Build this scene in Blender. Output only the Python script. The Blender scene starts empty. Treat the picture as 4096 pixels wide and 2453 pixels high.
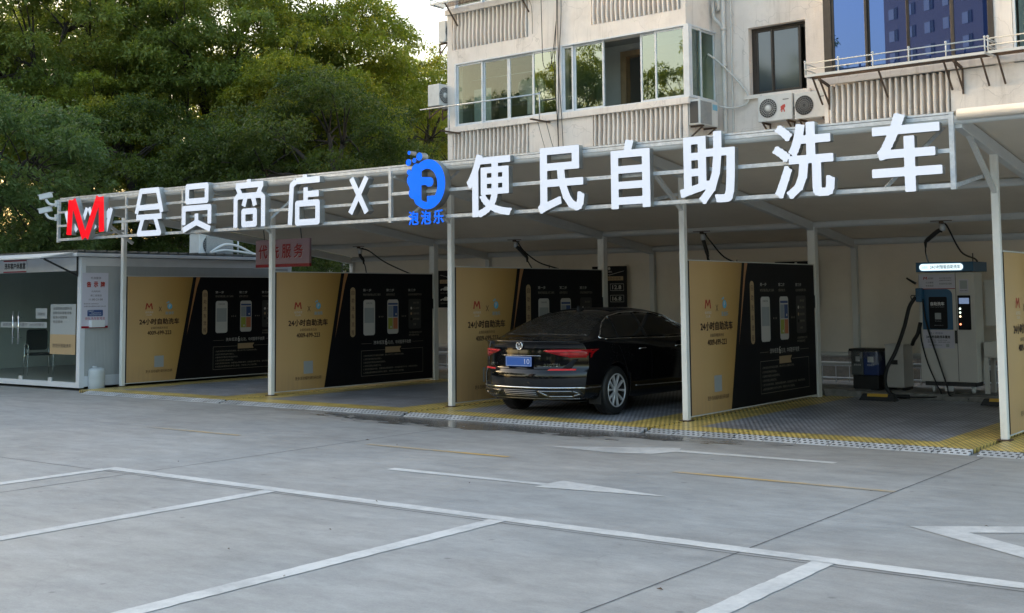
import bpy, bmesh, math, random
import numpy as np
from mathutils import Vector, Matrix, geometry
from mathutils.bvhtree import BVHTree
from math import sin, cos, pi, radians, sqrt, atan2

sc = bpy.context.scene
COL = sc.collection
# ------------------------------------------------------------------ camera
YAW, PITCH, ROLL, FPX = -0.6434, 0.0791, -0.0093, 4843.1
def cam_axes():
    cy, sy, cp, sp = cos(YAW), sin(YAW), cos(PITCH), sin(PITCH)
    f = Vector((sy*cp, cy*cp, sp)); r = Vector((cy, -sy, 0)); u = r.cross(f)
    return cos(ROLL)*r + sin(ROLL)*u, -sin(ROLL)*r + cos(ROLL)*u, f
cam = bpy.data.cameras.new('camera'); cam_o = bpy.data.objects.new('camera', cam); COL.objects.link(cam_o)
r_, u_, f_ = cam_axes()
cam_o.matrix_world = Matrix(((r_.x, u_.x, -f_.x, 19.814), (r_.y, u_.y, -f_.y, -14.195), (r_.z, u_.z, -f_.z, 1.65), (0, 0, 0, 1)))
cam.sensor_width = 36; cam.lens = 36*FPX/4096; cam.shift_y = -424.7/4096
cam.clip_start = 0.1; cam.clip_end = 2000
sc.camera = cam_o
# ------------------------------------------------------------------ sky and sun
SUN_EL, SUN_ROT = radians(7), radians(-97)
w = bpy.data.worlds.new('World'); sc.world = w; w.use_nodes = True
wt = w.node_tree; sky = wt.nodes.new('ShaderNodeTexSky'); sky.sky_type = 'NISHITA'; sky.sun_disc = False
sky.sun_elevation = SUN_EL; sky.sun_rotation = SUN_ROT; sky.air_density = 1.0; sky.dust_density = 6.0; sky.ozone_density = 1.0
wt.nodes['Background'].inputs[1].default_value = 0.15
wt.links.new(sky.outputs[0], wt.nodes['Background'].inputs[0])
sun = bpy.data.lights.new('sun', 'SUN'); sun.energy = 2.0; sun.angle = radians(0.5); sun.color = (1.0, 0.88, 0.74)
sun_o = bpy.data.objects.new('sun', sun); COL.objects.link(sun_o)
sd = Vector((sin(SUN_ROT)*cos(SUN_EL), cos(SUN_ROT)*cos(SUN_EL), sin(SUN_EL)))
sun_o.rotation_euler = sd.to_track_quat('Z', 'Y').to_euler(); sun_o.location = (-30, 30, 30)
sc.view_settings.view_transform = 'Standard'; sc.view_settings.look = 'None'
sc.view_settings.exposure = 2.9; sc.view_settings.gamma = 1.0
sc.cycles.max_bounces = 8; sc.cycles.transparent_max_bounces = 12
sc.cycles.sample_clamp_indirect = 6
random.seed(7)

# ------------------------------------------------------------------ materials
def nd(nt, t, **k):
    n = nt.nodes.new(t)
    for a, b in k.items(): setattr(n, a, b)
    return n
def mat(name, col, rough=0.6, metal=0.0, var=0.0, vscale=4.0, bump=0.0, bscale=60.0, stretch=None, emit=0.0, emit_col=None, coat=0.0, spec=0.5, dirt=None, dscale=1.5, damt=0.3, rvar=0.0):
    m = bpy.data.materials.new(name); m.use_nodes = True; nt = m.node_tree; b = nt.nodes['Principled BSDF']
    b.inputs['Base Color'].default_value = (*col, 1); b.inputs['Roughness'].default_value = rough; b.inputs['Metallic'].default_value = metal
    b.inputs['Coat Weight'].default_value = coat; b.inputs['Specular IOR Level'].default_value = spec
    if emit:
        b.inputs['Emission Color'].default_value = (*(emit_col or col), 1); b.inputs['Emission Strength'].default_value = emit
    geo = None
    if var or bump or dirt or rvar:
        geo = nd(nt, 'ShaderNodeNewGeometry'); vec = geo.outputs['Position']
        if stretch:
            mp = nd(nt, 'ShaderNodeMapping'); mp.inputs['Scale'].default_value = stretch; nt.links.new(vec, mp.inputs[0]); vec = mp.outputs[0]
    src = None
    if var:
        n = nd(nt, 'ShaderNodeTexNoise'); n.inputs['Scale'].default_value = vscale; n.inputs['Detail'].default_value = 6; n.inputs['Roughness'].default_value = .6; nt.links.new(vec, n.inputs['Vector'])
        r = nd(nt, 'ShaderNodeMapRange'); r.inputs[1].default_value = .3; r.inputs[2].default_value = .7; r.inputs[3].default_value = 1-var; r.inputs[4].default_value = 1+var; nt.links.new(n.outputs[0], r.inputs[0])
        mx = nd(nt, 'ShaderNodeVectorMath', operation='MULTIPLY'); mx.inputs[0].default_value = col; nt.links.new(r.outputs[0], mx.inputs[1]); src = mx.outputs[0]
    if dirt:
        n = nd(nt, 'ShaderNodeTexNoise'); n.inputs['Scale'].default_value = dscale; n.inputs['Detail'].default_value = 8; n.inputs['Roughness'].default_value = .7; nt.links.new(vec, n.inputs['Vector'])
        r = nd(nt, 'ShaderNodeMapRange'); r.inputs[1].default_value = .5; r.inputs[2].default_value = .75; r.inputs[3].default_value = 0; r.inputs[4].default_value = damt; nt.links.new(n.outputs[0], r.inputs[0])
        mx = nd(nt, 'ShaderNodeMix', data_type='RGBA'); mx.inputs[7].default_value = (*dirt, 1); nt.links.new(r.outputs[0], mx.inputs[0])
        if src: nt.links.new(src, mx.inputs[6])
        else: mx.inputs[6].default_value = (*col, 1)
        src = mx.outputs[2]
    if src: nt.links.new(src, b.inputs['Base Color'])
    if rvar:
        n = nd(nt, 'ShaderNodeTexNoise'); n.inputs['Scale'].default_value = 3; n.inputs['Detail'].default_value = 5; nt.links.new(vec, n.inputs['Vector'])
        r = nd(nt, 'ShaderNodeMapRange'); r.inputs[1].default_value = .3; r.inputs[2].default_value = .7; r.inputs[3].default_value = rough-rvar; r.inputs[4].default_value = rough+rvar; nt.links.new(n.outputs[0], r.inputs[0]); nt.links.new(r.outputs[0], b.inputs['Roughness'])
    if bump:
        n = nd(nt, 'ShaderNodeTexNoise'); n.inputs['Scale'].default_value = bscale; n.inputs['Detail'].default_value = 4; nt.links.new(vec, n.inputs['Vector'])
        bp = nd(nt, 'ShaderNodeBump'); bp.inputs['Strength'].default_value = bump; bp.inputs['Distance'].default_value = .02; nt.links.new(n.outputs[0], bp.inputs['Height']); nt.links.new(bp.outputs[0], b.inputs['Normal'])
    return m
def glass(name, tint, gloss_col, fac, rough=0.0, body=None):
    m = bpy.data.materials.new(name); m.use_nodes = True; nt = m.node_tree; nt.nodes.remove(nt.nodes['Principled BSDF'])
    out = nt.nodes['Material Output']; g = nd(nt, 'ShaderNodeBsdfGlossy'); g.inputs['Color'].default_value = (*gloss_col, 1); g.inputs['Roughness'].default_value = rough
    if body:
        t = nd(nt, 'ShaderNodeBsdfDiffuse'); t.inputs[0].default_value = (*body, 1)
    else:
        t = nd(nt, 'ShaderNodeBsdfTransparent'); t.inputs[0].default_value = (*tint, 1)
    lw = nd(nt, 'ShaderNodeLayerWeight'); lw.inputs[0].default_value = .14
    mr = nd(nt, 'ShaderNodeMapRange'); mr.inputs[3].default_value = fac; mr.inputs[4].default_value = 1.0; nt.links.new(lw.outputs['Fresnel'], mr.inputs[0])
    bk = nd(nt, 'ShaderNodeNewGeometry'); iv = nd(nt, 'ShaderNodeMath', operation='SUBTRACT'); iv.inputs[0].default_value = 1.0; nt.links.new(bk.outputs['Backfacing'], iv.inputs[1])
    ff = nd(nt, 'ShaderNodeMath', operation='MULTIPLY'); nt.links.new(mr.outputs[0], ff.inputs[0]); nt.links.new(iv.outputs[0], ff.inputs[1])
    mx = nd(nt, 'ShaderNodeMixShader'); nt.links.new(ff.outputs[0], mx.inputs[0]); nt.links.new(t.outputs[0], mx.inputs[1]); nt.links.new(g.outputs[0], mx.inputs[2]); nt.links.new(mx.outputs[0], out.inputs[0])
    return m

M = {}
M['white_paint'] = mat('white_paint', (.62,.62,.60), .45, var=.05, vscale=3, dirt=(.35,.31,.26), dscale=6, damt=.25)
M['post_paint'] = mat('post_paint', (.84,.83,.79), .4, var=.05, vscale=5, dirt=(.35,.3,.22), dscale=8, damt=.3, stretch=(1,1,.3))
M['membrane'] = mat('membrane', (.72,.66,.57), .55, var=.05, vscale=.8, dirt=(.42,.36,.28), dscale=.7, damt=.35)
M['wall_membrane'] = mat('wall_membrane', (.82,.77,.69), .55, var=.05, vscale=.8, dirt=(.40,.35,.28), dscale=.6, damt=.3)
def make_translucent(key, fac):
    m = M[key]; nt = m.node_tree; b = nt.nodes['Principled BSDF']; out = nt.nodes['Material Output']
    tr = nd(nt, 'ShaderNodeBsdfTranslucent'); tr.inputs[0].default_value = (.85,.76,.62,1)
    mx = nd(nt, 'ShaderNodeMixShader'); mx.inputs[0].default_value = fac; nt.links.new(b.outputs[0], mx.inputs[1]); nt.links.new(tr.outputs[0], mx.inputs[2]); nt.links.new(mx.outputs[0], out.inputs[0])
make_translucent('membrane', .10); make_translucent('wall_membrane', .20)
M['galv'] = mat('galvanised_steel', (.60,.63,.66), .45, .45, var=.18, vscale=14, rvar=.1)
M['letter_lit'] = mat('lit_white_acrylic', (.46,.49,.55), .45, var=.03, vscale=2, emit=.07, emit_col=(.80,.87,1.0), spec=.3)
M['red_lit'] = mat('lit_red_acrylic', (.55,.0,.008), .5, spec=.15, emit=.10, emit_col=(1,.0,.012))
M['blue_lit'] = mat('lit_blue_acrylic', (.0,.085,.75), .5, spec=.15, emit=.10, emit_col=(0,.16,1))
M['letter_side'] = mat('letter_return_metal', (.30,.29,.27), .4, .5, var=.15, vscale=5)
M['letter_side_light'] = mat('letter_return_pale', (.36,.35,.33), .4, .4, var=.12, vscale=5)
M['gold'] = None
M['ink_dark'] = mat('dark_brown_ink', (.045,.018,.012), .5)
M['ink_pale'] = mat('pale_ink', (.62,.60,.55), .5)
M['ink_dim'] = mat('dim_gold_ink', (.30,.27,.21), .5)
M['ink_red'] = mat('red_ink', (.42,.035,.02), .5)
M['ink_blue'] = mat('light_blue_ink', (.12,.42,.62), .5)
M['ink_orange'] = mat('copper_ink', (.40,.19,.07), .4)
M['pill'] = mat('tan_ink', (.44,.31,.17), .5)
M['phone_white'] = mat('phone_screen_print', (.60,.58,.54), .5)
M['print_grey'] = mat('grey_print', (.36,.38,.38), .5)
M['print_blue'] = mat('blue_print', (.04,.08,.22), .5)
M['print_slate'] = mat('slate_print', (.30,.34,.38), .5)
M['print_green'] = mat('olive_print', (.36,.40,.06), .5)
M['print_orange'] = mat('orange_print', (.55,.18,.08), .5)
M['print_dark'] = mat('charcoal_print', (.035,.034,.032), .5)
M['board_black'] = mat('black_printed_board', (.006,.006,.008), .5, var=.2, vscale=3, spec=.2)
M['board_edge'] = mat('board_edge', (.06,.05,.045), .5)
M['rubber'] = mat('black_rubber', (.012,.012,.012), .6, bump=.1, bscale=40)
M['dark_metal'] = mat('dark_metal', (.03,.03,.03), .5, .3)
M['rust'] = mat('rusty_steel', (.10,.065,.045), .75, .2, var=.35, vscale=15)
M['chrome'] = mat('chrome', (.85,.85,.86), .08, 1.0)
M['dark_chrome'] = mat('dim_wet_chrome', (.30,.30,.31), .18, 1.0)
M['alloy'] = mat('alloy_wheel', (.66,.66,.67), .35, .45)
M['car_glass'] = mat('car_tinted_glass', (.006,.007,.007), .03, spec=.6)
M['wet_glass'] = mat('wet_rear_glass', (.012,.013,.013), .08, spec=.6)
def wet(m):
    nt = m.node_tree; b = nt.nodes['Principled BSDF']; tc = nd(nt, 'ShaderNodeTexCoord')
    v = nd(nt, 'ShaderNodeTexVoronoi'); v.inputs['Scale'].default_value = 30; nt.links.new(tc.outputs['Object'], v.inputs['Vector'])
    n = nd(nt, 'ShaderNodeTexNoise'); n.inputs['Scale'].default_value = 5; n.inputs['Detail'].default_value = 8; n.inputs['Roughness'].default_value = .8; nt.links.new(tc.outputs['Object'], n.inputs['Vector'])
    r = nd(nt, 'ShaderNodeMapRange'); r.inputs[1].default_value = .4; r.inputs[2].default_value = .7; r.inputs[3].default_value = .04; r.inputs[4].default_value = .5; nt.links.new(n.outputs[0], r.inputs[0]); nt.links.new(r.outputs[0], b.inputs['Roughness'])
    a = nd(nt, 'ShaderNodeMath', operation='ADD'); nt.links.new(v.outputs['Distance'], a.inputs[0]); nt.links.new(n.outputs[0], a.inputs[1])
    bp = nd(nt, 'ShaderNodeBump'); bp.inputs['Strength'].default_value = .8; bp.inputs['Distance'].default_value = .02; nt.links.new(a.outputs[0], bp.inputs['Height']); nt.links.new(bp.outputs[0], b.inputs['Normal'])
wet(M['wet_glass'])
M['tail_red'] = mat('tail_lamp_red', (.13,.001,.004), .25, coat=.4, spec=.3, emit=.009, emit_col=(1,.02,.03))
M['tail_bright'] = mat('tail_lamp_stripe', (.45,.012,.018), .25, coat=.4, spec=.3, emit=.02, emit_col=(1,.1,.1))
M['plate_blue'] = mat('blue_number_plate', (.02,.11,.42), .35)
M['plate_white'] = mat('plate_white', (.6,.66,.75), .4)
M['plaster'] = None
M['concrete'] = mat('kerb_concrete', (.23,.22,.20), .85, var=.3, vscale=9, bump=.5, bscale=25)
M['frame_white'] = mat('white_window_frame', (.66,.68,.70), .4, var=.06, vscale=6, dirt=(.4,.37,.33), dscale=10, damt=.25)
M['frame_brown'] = mat('brown_window_frame', (.045,.036,.03), .45, .2, var=.2, vscale=8)
M['room_dark'] = mat('room_interior', (.30,.29,.27), .8, var=.1, vscale=2)
M['room_light'] = mat('pale_room_interior', (.46,.45,.43), .8, var=.08, vscale=2)
M['wood'] = mat('wood_door_frame', (.30,.20,.11), .5, var=.15, vscale=6)
M['cloth_white'] = mat('white_cloth', (.62,.61,.63), .9, var=.1, vscale=8)
M['cloth_blue'] = mat('blue_cloth', (.05,.22,.5), .9)
M['cloth_dark'] = mat('dark_cloth', (.09,.09,.10), .9)
M['glass_clear'] = glass('clear_glass', (.74,.80,.77), (.80,.90,.87), .07)
M['glass_green'] = glass('greenish_glass', (.50,.60,.56), (.70,.82,.79), .24)
M['glass_blue'] = glass('blue_film_glass', (.2,.3,.6), (.12,.20,.46), .55, body=(.006,.02,.10))
M['glass_dim'] = glass('dusty_glass', (.25,.3,.34), (.45,.52,.62), .14, rough=.06, body=(.045,.058,.075))
M['glass_door'] = glass('door_glass', (.86,.90,.88), (.6,.65,.63), .03)
M['ac_white'] = mat('white_plastic_casing', (.62,.62,.60), .5, var=.05, vscale=4, dirt=(.38,.34,.28), dscale=5, damt=.3)
M['ac_grey'] = mat('grey_mesh_panel', (.30,.30,.29), .6, var=.2, vscale=60)
M['ac_dark'] = mat('dark_fan_grille', (.05,.05,.05), .6)
M['pipe_white'] = mat('white_plastic_pipe', (.60,.59,.56), .5, var=.08, vscale=4)
M['cabin_white'] = mat('white_cabin_steel', (.66,.67,.69), .45, var=.05, vscale=3)
M['cabin_grey'] = None
M['cabin_floor'] = mat('cabin_floor', (.34,.32,.30), .6)
M['roof_metal'] = mat('grey_roof_sheet', (.10,.11,.11), .5, .3, var=.2, vscale=5)
M['notice_white'] = mat('notice_paper', (.60,.57,.64), .5)
M['signboard_pink'] = mat('pinkish_signboard', (.36,.235,.275), .45, var=.06, vscale=2)
M['red_paint'] = mat('red_paint', (.30,.006,.02), .4)
M['ink_black'] = mat('black_ink', (.01,.01,.01), .5)
M['ink_white'] = mat('white_ink', (.72,.72,.72), .5)
M['machine_white'] = mat('machine_casing', (.62,.59,.54), .35, var=.04, vscale=3)
M['machine_blue'] = mat('blue_machine_panel', (.012,.10,.21), .35, var=.08, vscale=3)
M['screen_lit'] = mat('lit_light_box', (.45,.58,.62), .4, emit=.17, emit_col=(.75,.95,1.0))
M['screen_blue'] = mat('lit_screen', (.1,.15,.25), .4, emit=.05, emit_col=(.4,.55,.9))
M['lamp_warm'] = mat('lit_button', (.9,.7,.5), .4, emit=.35, emit_col=(1,.75,.45))
M['lamp_pale'] = mat('lit_pale_button', (.8,.9,.8), .4, emit=.3, emit_col=(.8,1,.85))
M['lamp_red'] = mat('lit_orange_button', (.9,.3,.2), .4, emit=.35, emit_col=(1,.3,.15))
M['blue_plastic'] = mat('blue_bin_plastic', (.015,.04,.16), .45)
M['grey_plastic'] = mat('grey_bin_plastic', (.09,.10,.10), .45)
M['bag'] = glass('clear_bin_bag', (.75,.75,.75), (.9,.9,.9), .15, rough=.25)
M['drum'] = mat('translucent_drum_plastic', (.52,.55,.56), .4, var=.05, vscale=5)
M['yellow_paint'] = mat('yellow_reflector', (.62,.36,.03), .5)
M['bark'] = mat('bark', (.045,.036,.028), .9, var=.4, vscale=8, bump=.6, bscale=20)
M['far_wall'] = mat('far_building_wall', (.40,.39,.37), .8, var=.1, vscale=.5, dirt=(.2,.2,.2), dscale=.5, damt=.4)
M['far_window'] = mat('far_building_window', (.03,.035,.04), .2)
M['tower_wall'] = mat('tower_brown_render', (.19,.135,.12), .8, var=.05, vscale=.3)
M['block_wall'] = mat('dark_block_render', (.09,.09,.085), .8, var=.15, vscale=.4)
M['tower_pale'] = mat('tower_pale_panel', (.36,.33,.31), .7)
M['sticker_red'] = mat('red_sticker', (.5,.06,.04), .5)
M['sticker_blue'] = mat('pale_blue_sticker', (.20,.45,.60), .5)
M['grating'] = None

def gold_mat():
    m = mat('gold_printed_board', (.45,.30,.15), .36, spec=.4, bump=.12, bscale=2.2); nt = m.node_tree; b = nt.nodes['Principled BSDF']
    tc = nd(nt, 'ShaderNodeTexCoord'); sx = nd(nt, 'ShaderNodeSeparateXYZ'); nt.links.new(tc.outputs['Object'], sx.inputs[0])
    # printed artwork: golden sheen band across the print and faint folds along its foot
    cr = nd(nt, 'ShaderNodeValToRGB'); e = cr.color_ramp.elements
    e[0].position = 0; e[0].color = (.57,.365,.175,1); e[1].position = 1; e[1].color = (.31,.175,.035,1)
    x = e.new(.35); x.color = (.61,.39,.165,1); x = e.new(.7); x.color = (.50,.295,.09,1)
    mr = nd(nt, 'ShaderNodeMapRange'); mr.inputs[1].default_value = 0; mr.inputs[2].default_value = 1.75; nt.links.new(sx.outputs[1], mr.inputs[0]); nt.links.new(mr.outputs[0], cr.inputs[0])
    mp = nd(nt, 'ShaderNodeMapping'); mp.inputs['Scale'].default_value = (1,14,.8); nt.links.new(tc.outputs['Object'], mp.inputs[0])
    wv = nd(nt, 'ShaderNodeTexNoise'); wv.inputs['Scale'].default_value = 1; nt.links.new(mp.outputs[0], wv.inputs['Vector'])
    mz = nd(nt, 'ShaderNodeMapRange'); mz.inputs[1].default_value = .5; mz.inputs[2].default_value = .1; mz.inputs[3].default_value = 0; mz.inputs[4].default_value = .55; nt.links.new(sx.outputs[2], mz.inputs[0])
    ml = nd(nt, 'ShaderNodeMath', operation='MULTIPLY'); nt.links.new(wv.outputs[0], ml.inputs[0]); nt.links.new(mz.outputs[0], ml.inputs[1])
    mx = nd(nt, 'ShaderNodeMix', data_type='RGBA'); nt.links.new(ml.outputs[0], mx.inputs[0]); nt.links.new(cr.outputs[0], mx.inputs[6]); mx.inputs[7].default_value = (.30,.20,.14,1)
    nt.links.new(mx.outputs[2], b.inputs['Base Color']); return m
M['gold'] = gold_mat()

def plaster_mat():
    m = mat('stained_beige_plaster', (.80,.73,.665), .85, var=.07, vscale=1.2, dirt=(.46,.39,.33), dscale=1.1, damt=.4, bump=.25, bscale=45)
    nt = m.node_tree; b = nt.nodes['Principled BSDF']; src = b.inputs['Base Color'].links[0].from_socket
    geo = nd(nt, 'ShaderNodeNewGeometry'); mp = nd(nt, 'ShaderNodeMapping'); mp.inputs['Scale'].default_value = (3.2,3.2,.22); nt.links.new(geo.outputs['Position'], mp.inputs[0])
    n = nd(nt, 'ShaderNodeTexNoise'); n.inputs['Scale'].default_value = 2; n.inputs['Detail'].default_value = 7; n.inputs['Roughness'].default_value = .7; nt.links.new(mp.outputs[0], n.inputs['Vector'])
    r = nd(nt, 'ShaderNodeMapRange'); r.inputs[1].default_value = .52; r.inputs[2].default_value = .72; r.inputs[3].default_value = 0; r.inputs[4].default_value = .40; nt.links.new(n.outputs[0], r.inputs[0])
    mx = nd(nt, 'ShaderNodeMix', data_type='RGBA'); mx.inputs[7].default_value = (.36,.30,.245,1); nt.links.new(src, mx.inputs[6]); nt.links.new(r.outputs[0], mx.inputs[0])
    # hairline cracks
    v = nd(nt, 'ShaderNodeTexVoronoi', feature='DISTANCE_TO_EDGE'); v.inputs['Scale'].default_value = .75
    n2 = nd(nt, 'ShaderNodeTexNoise'); n2.inputs['Scale'].default_value = 2.5; nt.links.new(geo.outputs['Position'], n2.inputs['Vector'])
    ad = nd(nt, 'ShaderNodeVectorMath', operation='MULTIPLY_ADD'); ad.inputs[1].default_value = (.5,.5,.5); nt.links.new(n2.outputs['Color'], ad.inputs[0]); nt.links.new(geo.outputs['Position'], ad.inputs[2]); nt.links.new(ad.outputs[0], v.inputs['Vector'])
    lt = nd(nt, 'ShaderNodeMath', operation='LESS_THAN'); lt.inputs[1].default_value = .004; nt.links.new(v.outputs['Distance'], lt.inputs[0])
    ml = nd(nt, 'ShaderNodeMath', operation='MULTIPLY'); ml.inputs[1].default_value = .22; nt.links.new(lt.outputs[0], ml.inputs[0])
    m2 = nd(nt, 'ShaderNodeMix', data_type='RGBA'); m2.inputs[7].default_value = (.2,.17,.15,1); nt.links.new(ml.outputs[0], m2.inputs[0]); nt.links.new(mx.outputs[2], m2.inputs[6])
    nt.links.new(m2.outputs[2], b.inputs['Base Color']); return m
M['plaster'] = plaster_mat()

def cabin_grey_mat():
    m = mat('ribbed_grey_cabin_panel', (.42,.43,.43), .5, var=.05, vscale=2); nt = m.node_tree; b = nt.nodes['Principled BSDF']
    geo = nd(nt, 'ShaderNodeNewGeometry'); sx = nd(nt, 'ShaderNodeSeparateXYZ'); nt.links.new(geo.outputs['Position'], sx.inputs[0])
    mu = nd(nt, 'ShaderNodeMath', operation='MULTIPLY'); mu.inputs[1].default_value = 5.5; nt.links.new(sx.outputs[1], mu.inputs[0])
    fr = nd(nt, 'ShaderNodeMath', operation='FRACT'); nt.links.new(mu.outputs[0], fr.inputs[0])
    pp_ = nd(nt, 'ShaderNodeMath', operation='PINGPONG'); pp_.inputs[1].default_value = .08; nt.links.new(fr.outputs[0], pp_.inputs[0])
    bp = nd(nt, 'ShaderNodeBump'); bp.inputs['Strength'].default_value = .8; bp.inputs['Distance'].default_value = .05; nt.links.new(pp_.outputs[0], bp.inputs['Height']); nt.links.new(bp.outputs[0], b.inputs['Normal']); return m
M['cabin_grey'] = cabin_grey_mat()

def ground_mat():
    m = mat('polished_parking_concrete', (.30,.31,.325), .42); nt = m.node_tree; b = nt.nodes['Principled BSDF']
    geo = nd(nt, 'ShaderNodeNewGeometry'); P = geo.outputs['Position']
    def noise(scale, detail, st=None, rough=.6):
        v = P
        if st:
            mp = nd(nt, 'ShaderNodeMapping'); mp.inputs['Scale'].default_value = st; mp.inputs['Rotation'].default_value = (0,0,radians(8)); nt.links.new(P, mp.inputs[0]); v = mp.outputs[0]
        n = nd(nt, 'ShaderNodeTexNoise'); n.inputs['Scale'].default_value = scale; n.inputs['Detail'].default_value = detail; n.inputs['Roughness'].default_value = rough; nt.links.new(v, n.inputs['Vector']); return n.outputs[0]
    def mr(s, a, b_, c, d):
        r = nd(nt, 'ShaderNodeMapRange'); r.inputs[1].default_value = a; r.inputs[2].default_value = b_; r.inputs[3].default_value = c; r.inputs[4].default_value = d; nt.links.new(s, r.inputs[0]); return r.outputs[0]
    def mul(a, c):
        x = nd(nt, 'ShaderNodeMath', operation='MULTIPLY'); nt.links.new(a, x.inputs[0])
        if isinstance(c, float): x.inputs[1].default_value = c
        else: nt.links.new(c, x.inputs[1])
        return x.outputs[0]
    a1 = mr(noise(.35, 5), .3, .7, .91, 1.08); a2 = mr(noise(1.6, 10, (1,2.0,1), .78), .3, .7, .84, 1.13); a3 = mr(noise(3.6, 12, (1,2.2,1), .84), .32, .68, .82, 1.14); a4 = mr(noise(75, 5, None, .8), .3, .7, .86, 1.12)
    f = mul(mul(a1, a2), mul(a3, a4))
    # trowel arcs and tyre scuffs
    wv = nd(nt, 'ShaderNodeTexWave', wave_type='RINGS'); wv.inputs['Scale'].default_value = .55; wv.inputs['Distortion'].default_value = 14; wv.inputs['Detail'].default_value = 5; wv.inputs['Detail Scale'].default_value = 1.2; nt.links.new(P, wv.inputs['Vector'])
    f = mul(f, mr(wv.outputs[1], 0, 1, .96, 1.04))
    cm = nd(nt, 'ShaderNodeMix', data_type='RGBA'); cm.inputs[6].default_value = (.286,.296,.296,1); cm.inputs[7].default_value = (.312,.308,.295,1); nt.links.new(mr(noise(.22, 3), .4, .62, 0, 1), cm.inputs[0])
    # oil drips, dark blotches and hairline cracks
    sp = nd(nt, 'ShaderNodeTexVoronoi'); sp.inputs['Scale'].default_value = 2.6; nt.links.new(P, sp.inputs['Vector']); spn = noise(6, 5)
    sa = nd(nt, 'ShaderNodeMath', operation='MULTIPLY_ADD'); nt.links.new(spn, sa.inputs[0]); sa.inputs[1].default_value = .12; nt.links.new(sp.outputs['Distance'], sa.inputs[2])
    f = mul(f, mr(sa.outputs[0], .085, .135, .60, 1.0)); f = mul(f, mr(noise(.55, 9, None, .72), .42, .70, 1.05, .84))
    ck = nd(nt, 'ShaderNodeTexVoronoi', feature='DISTANCE_TO_EDGE'); ck.inputs['Scale'].default_value = .16; ckv = nd(nt, 'ShaderNodeVectorMath', operation='MULTIPLY_ADD'); ckn = nd(nt, 'ShaderNodeTexNoise'); ckn.inputs['Scale'].default_value = .9; ckn.inputs['Detail'].default_value = 6; nt.links.new(P, ckn.inputs['Vector']); ckv.inputs[1].default_value = (1.6,1.6,0); nt.links.new(ckn.outputs['Color'], ckv.inputs[0]); nt.links.new(P, ckv.inputs[2]); nt.links.new(ckv.outputs[0], ck.inputs['Vector'])
    f = mul(f, mr(ck.outputs['Distance'], .0008, .0016, .90, 1.0))
    vm = nd(nt, 'ShaderNodeVectorMath', operation='MULTIPLY'); nt.links.new(cm.outputs[2], vm.inputs[0]); nt.links.new(f, vm.inputs[1])
    # wet patch running out of the third bay
    sx = nd(nt, 'ShaderNodeSeparateXYZ'); nt.links.new(P, sx.inputs[0])
    def ell(cx, cy, rx, ry):
        o = []
        for k, c, r in ((0, cx, rx), (1, cy, ry)):
            s = nd(nt, 'ShaderNodeMath', operation='SUBTRACT'); nt.links.new(sx.outputs[k], s.inputs[0]); s.inputs[1].default_value = c
            d = nd(nt, 'ShaderNodeMath', operation='DIVIDE'); nt.links.new(s.outputs[0], d.inputs[0]); d.inputs[1].default_value = r
            p = nd(nt, 'ShaderNodeMath', operation='POWER'); nt.links.new(d.outputs[0], p.inputs[0]); p.inputs[1].default_value = 2; o.append(p.outputs[0])
        a = nd(nt, 'ShaderNodeMath', operation='ADD'); nt.links.new(o[0], a.inputs[0]); nt.links.new(o[1], a.inputs[1])
        return a.outputs[0]
    e1 = ell(9.9, -1.12, 3.6, .80)
    nn = mr(noise(1.7, 6, (1,2.5,1), .65), .25, .75, -.75, .75)
    s = nd(nt, 'ShaderNodeMath', operation='ADD'); nt.links.new(e1, s.inputs[0]); nt.links.new(nn, s.inputs[1])
    wet = mr(s.outputs[0], .85, 1.3, 1.0, 0.0)
    wm = nd(nt, 'ShaderNodeMix', data_type='RGBA'); nt.links.new(wet, wm.inputs[0]); nt.links.new(vm.outputs[0], wm.inputs[6]); wm.inputs[7].default_value = (.12,.115,.108,1)
    nt.links.new(wm.outputs[2], b.inputs['Base Color'])
    rr = mr(noise(2.0, 6, (1,3,1)), .3, .7, .46, .62)
    rw = nd(nt, 'ShaderNodeMix'); nt.links.new(wet, rw.inputs[0]); nt.links.new(rr, rw.inputs[2]); rw.inputs[3].default_value = .17; nt.links.new(rw.outputs[0], b.inputs['Roughness'])
    bp = nd(nt, 'ShaderNodeBump'); bp.inputs['Strength'].default_value = .06; bp.inputs['Distance'].default_value = .02; nt.links.new(noise(14, 6), bp.inputs['Height']); nt.links.new(bp.outputs[0], b.inputs['Normal'])
    return m
M['ground'] = ground_mat()
def line_mat(name, col, wear=.5):
    m = mat(name, col, .5); nt = m.node_tree; b = nt.nodes['Principled BSDF']
    geo = nd(nt, 'ShaderNodeNewGeometry'); n = nd(nt, 'ShaderNodeTexNoise'); n.inputs['Scale'].default_value = 9; n.inputs['Detail'].default_value = 9; n.inputs['Roughness'].default_value = .75; nt.links.new(geo.outputs['Position'], n.inputs['Vector'])
    n2 = nd(nt, 'ShaderNodeTexNoise'); n2.inputs['Scale'].default_value = .9; n2.inputs['Detail'].default_value = 4; nt.links.new(geo.outputs['Position'], n2.inputs['Vector'])
    ad = nd(nt, 'ShaderNodeMath', operation='ADD'); nt.links.new(n.outputs[0], ad.inputs[0]); nt.links.new(n2.outputs[0], ad.inputs[1])
    r = nd(nt, 'ShaderNodeMapRange'); r.inputs[1].default_value = .85; r.inputs[2].default_value = 1.25; r.inputs[3].default_value = .16; r.inputs[4].default_value = wear+.26; nt.links.new(ad.outputs[0], r.inputs[0])
    mx = nd(nt, 'ShaderNodeMix', data_type='RGBA'); mx.inputs[6].default_value = (*col, 1); mx.inputs[7].default_value = (.31,.318,.318,1); nt.links.new(r.outputs[0], mx.inputs[0]); nt.links.new(mx.outputs[2], b.inputs['Base Color']); return m
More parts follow.
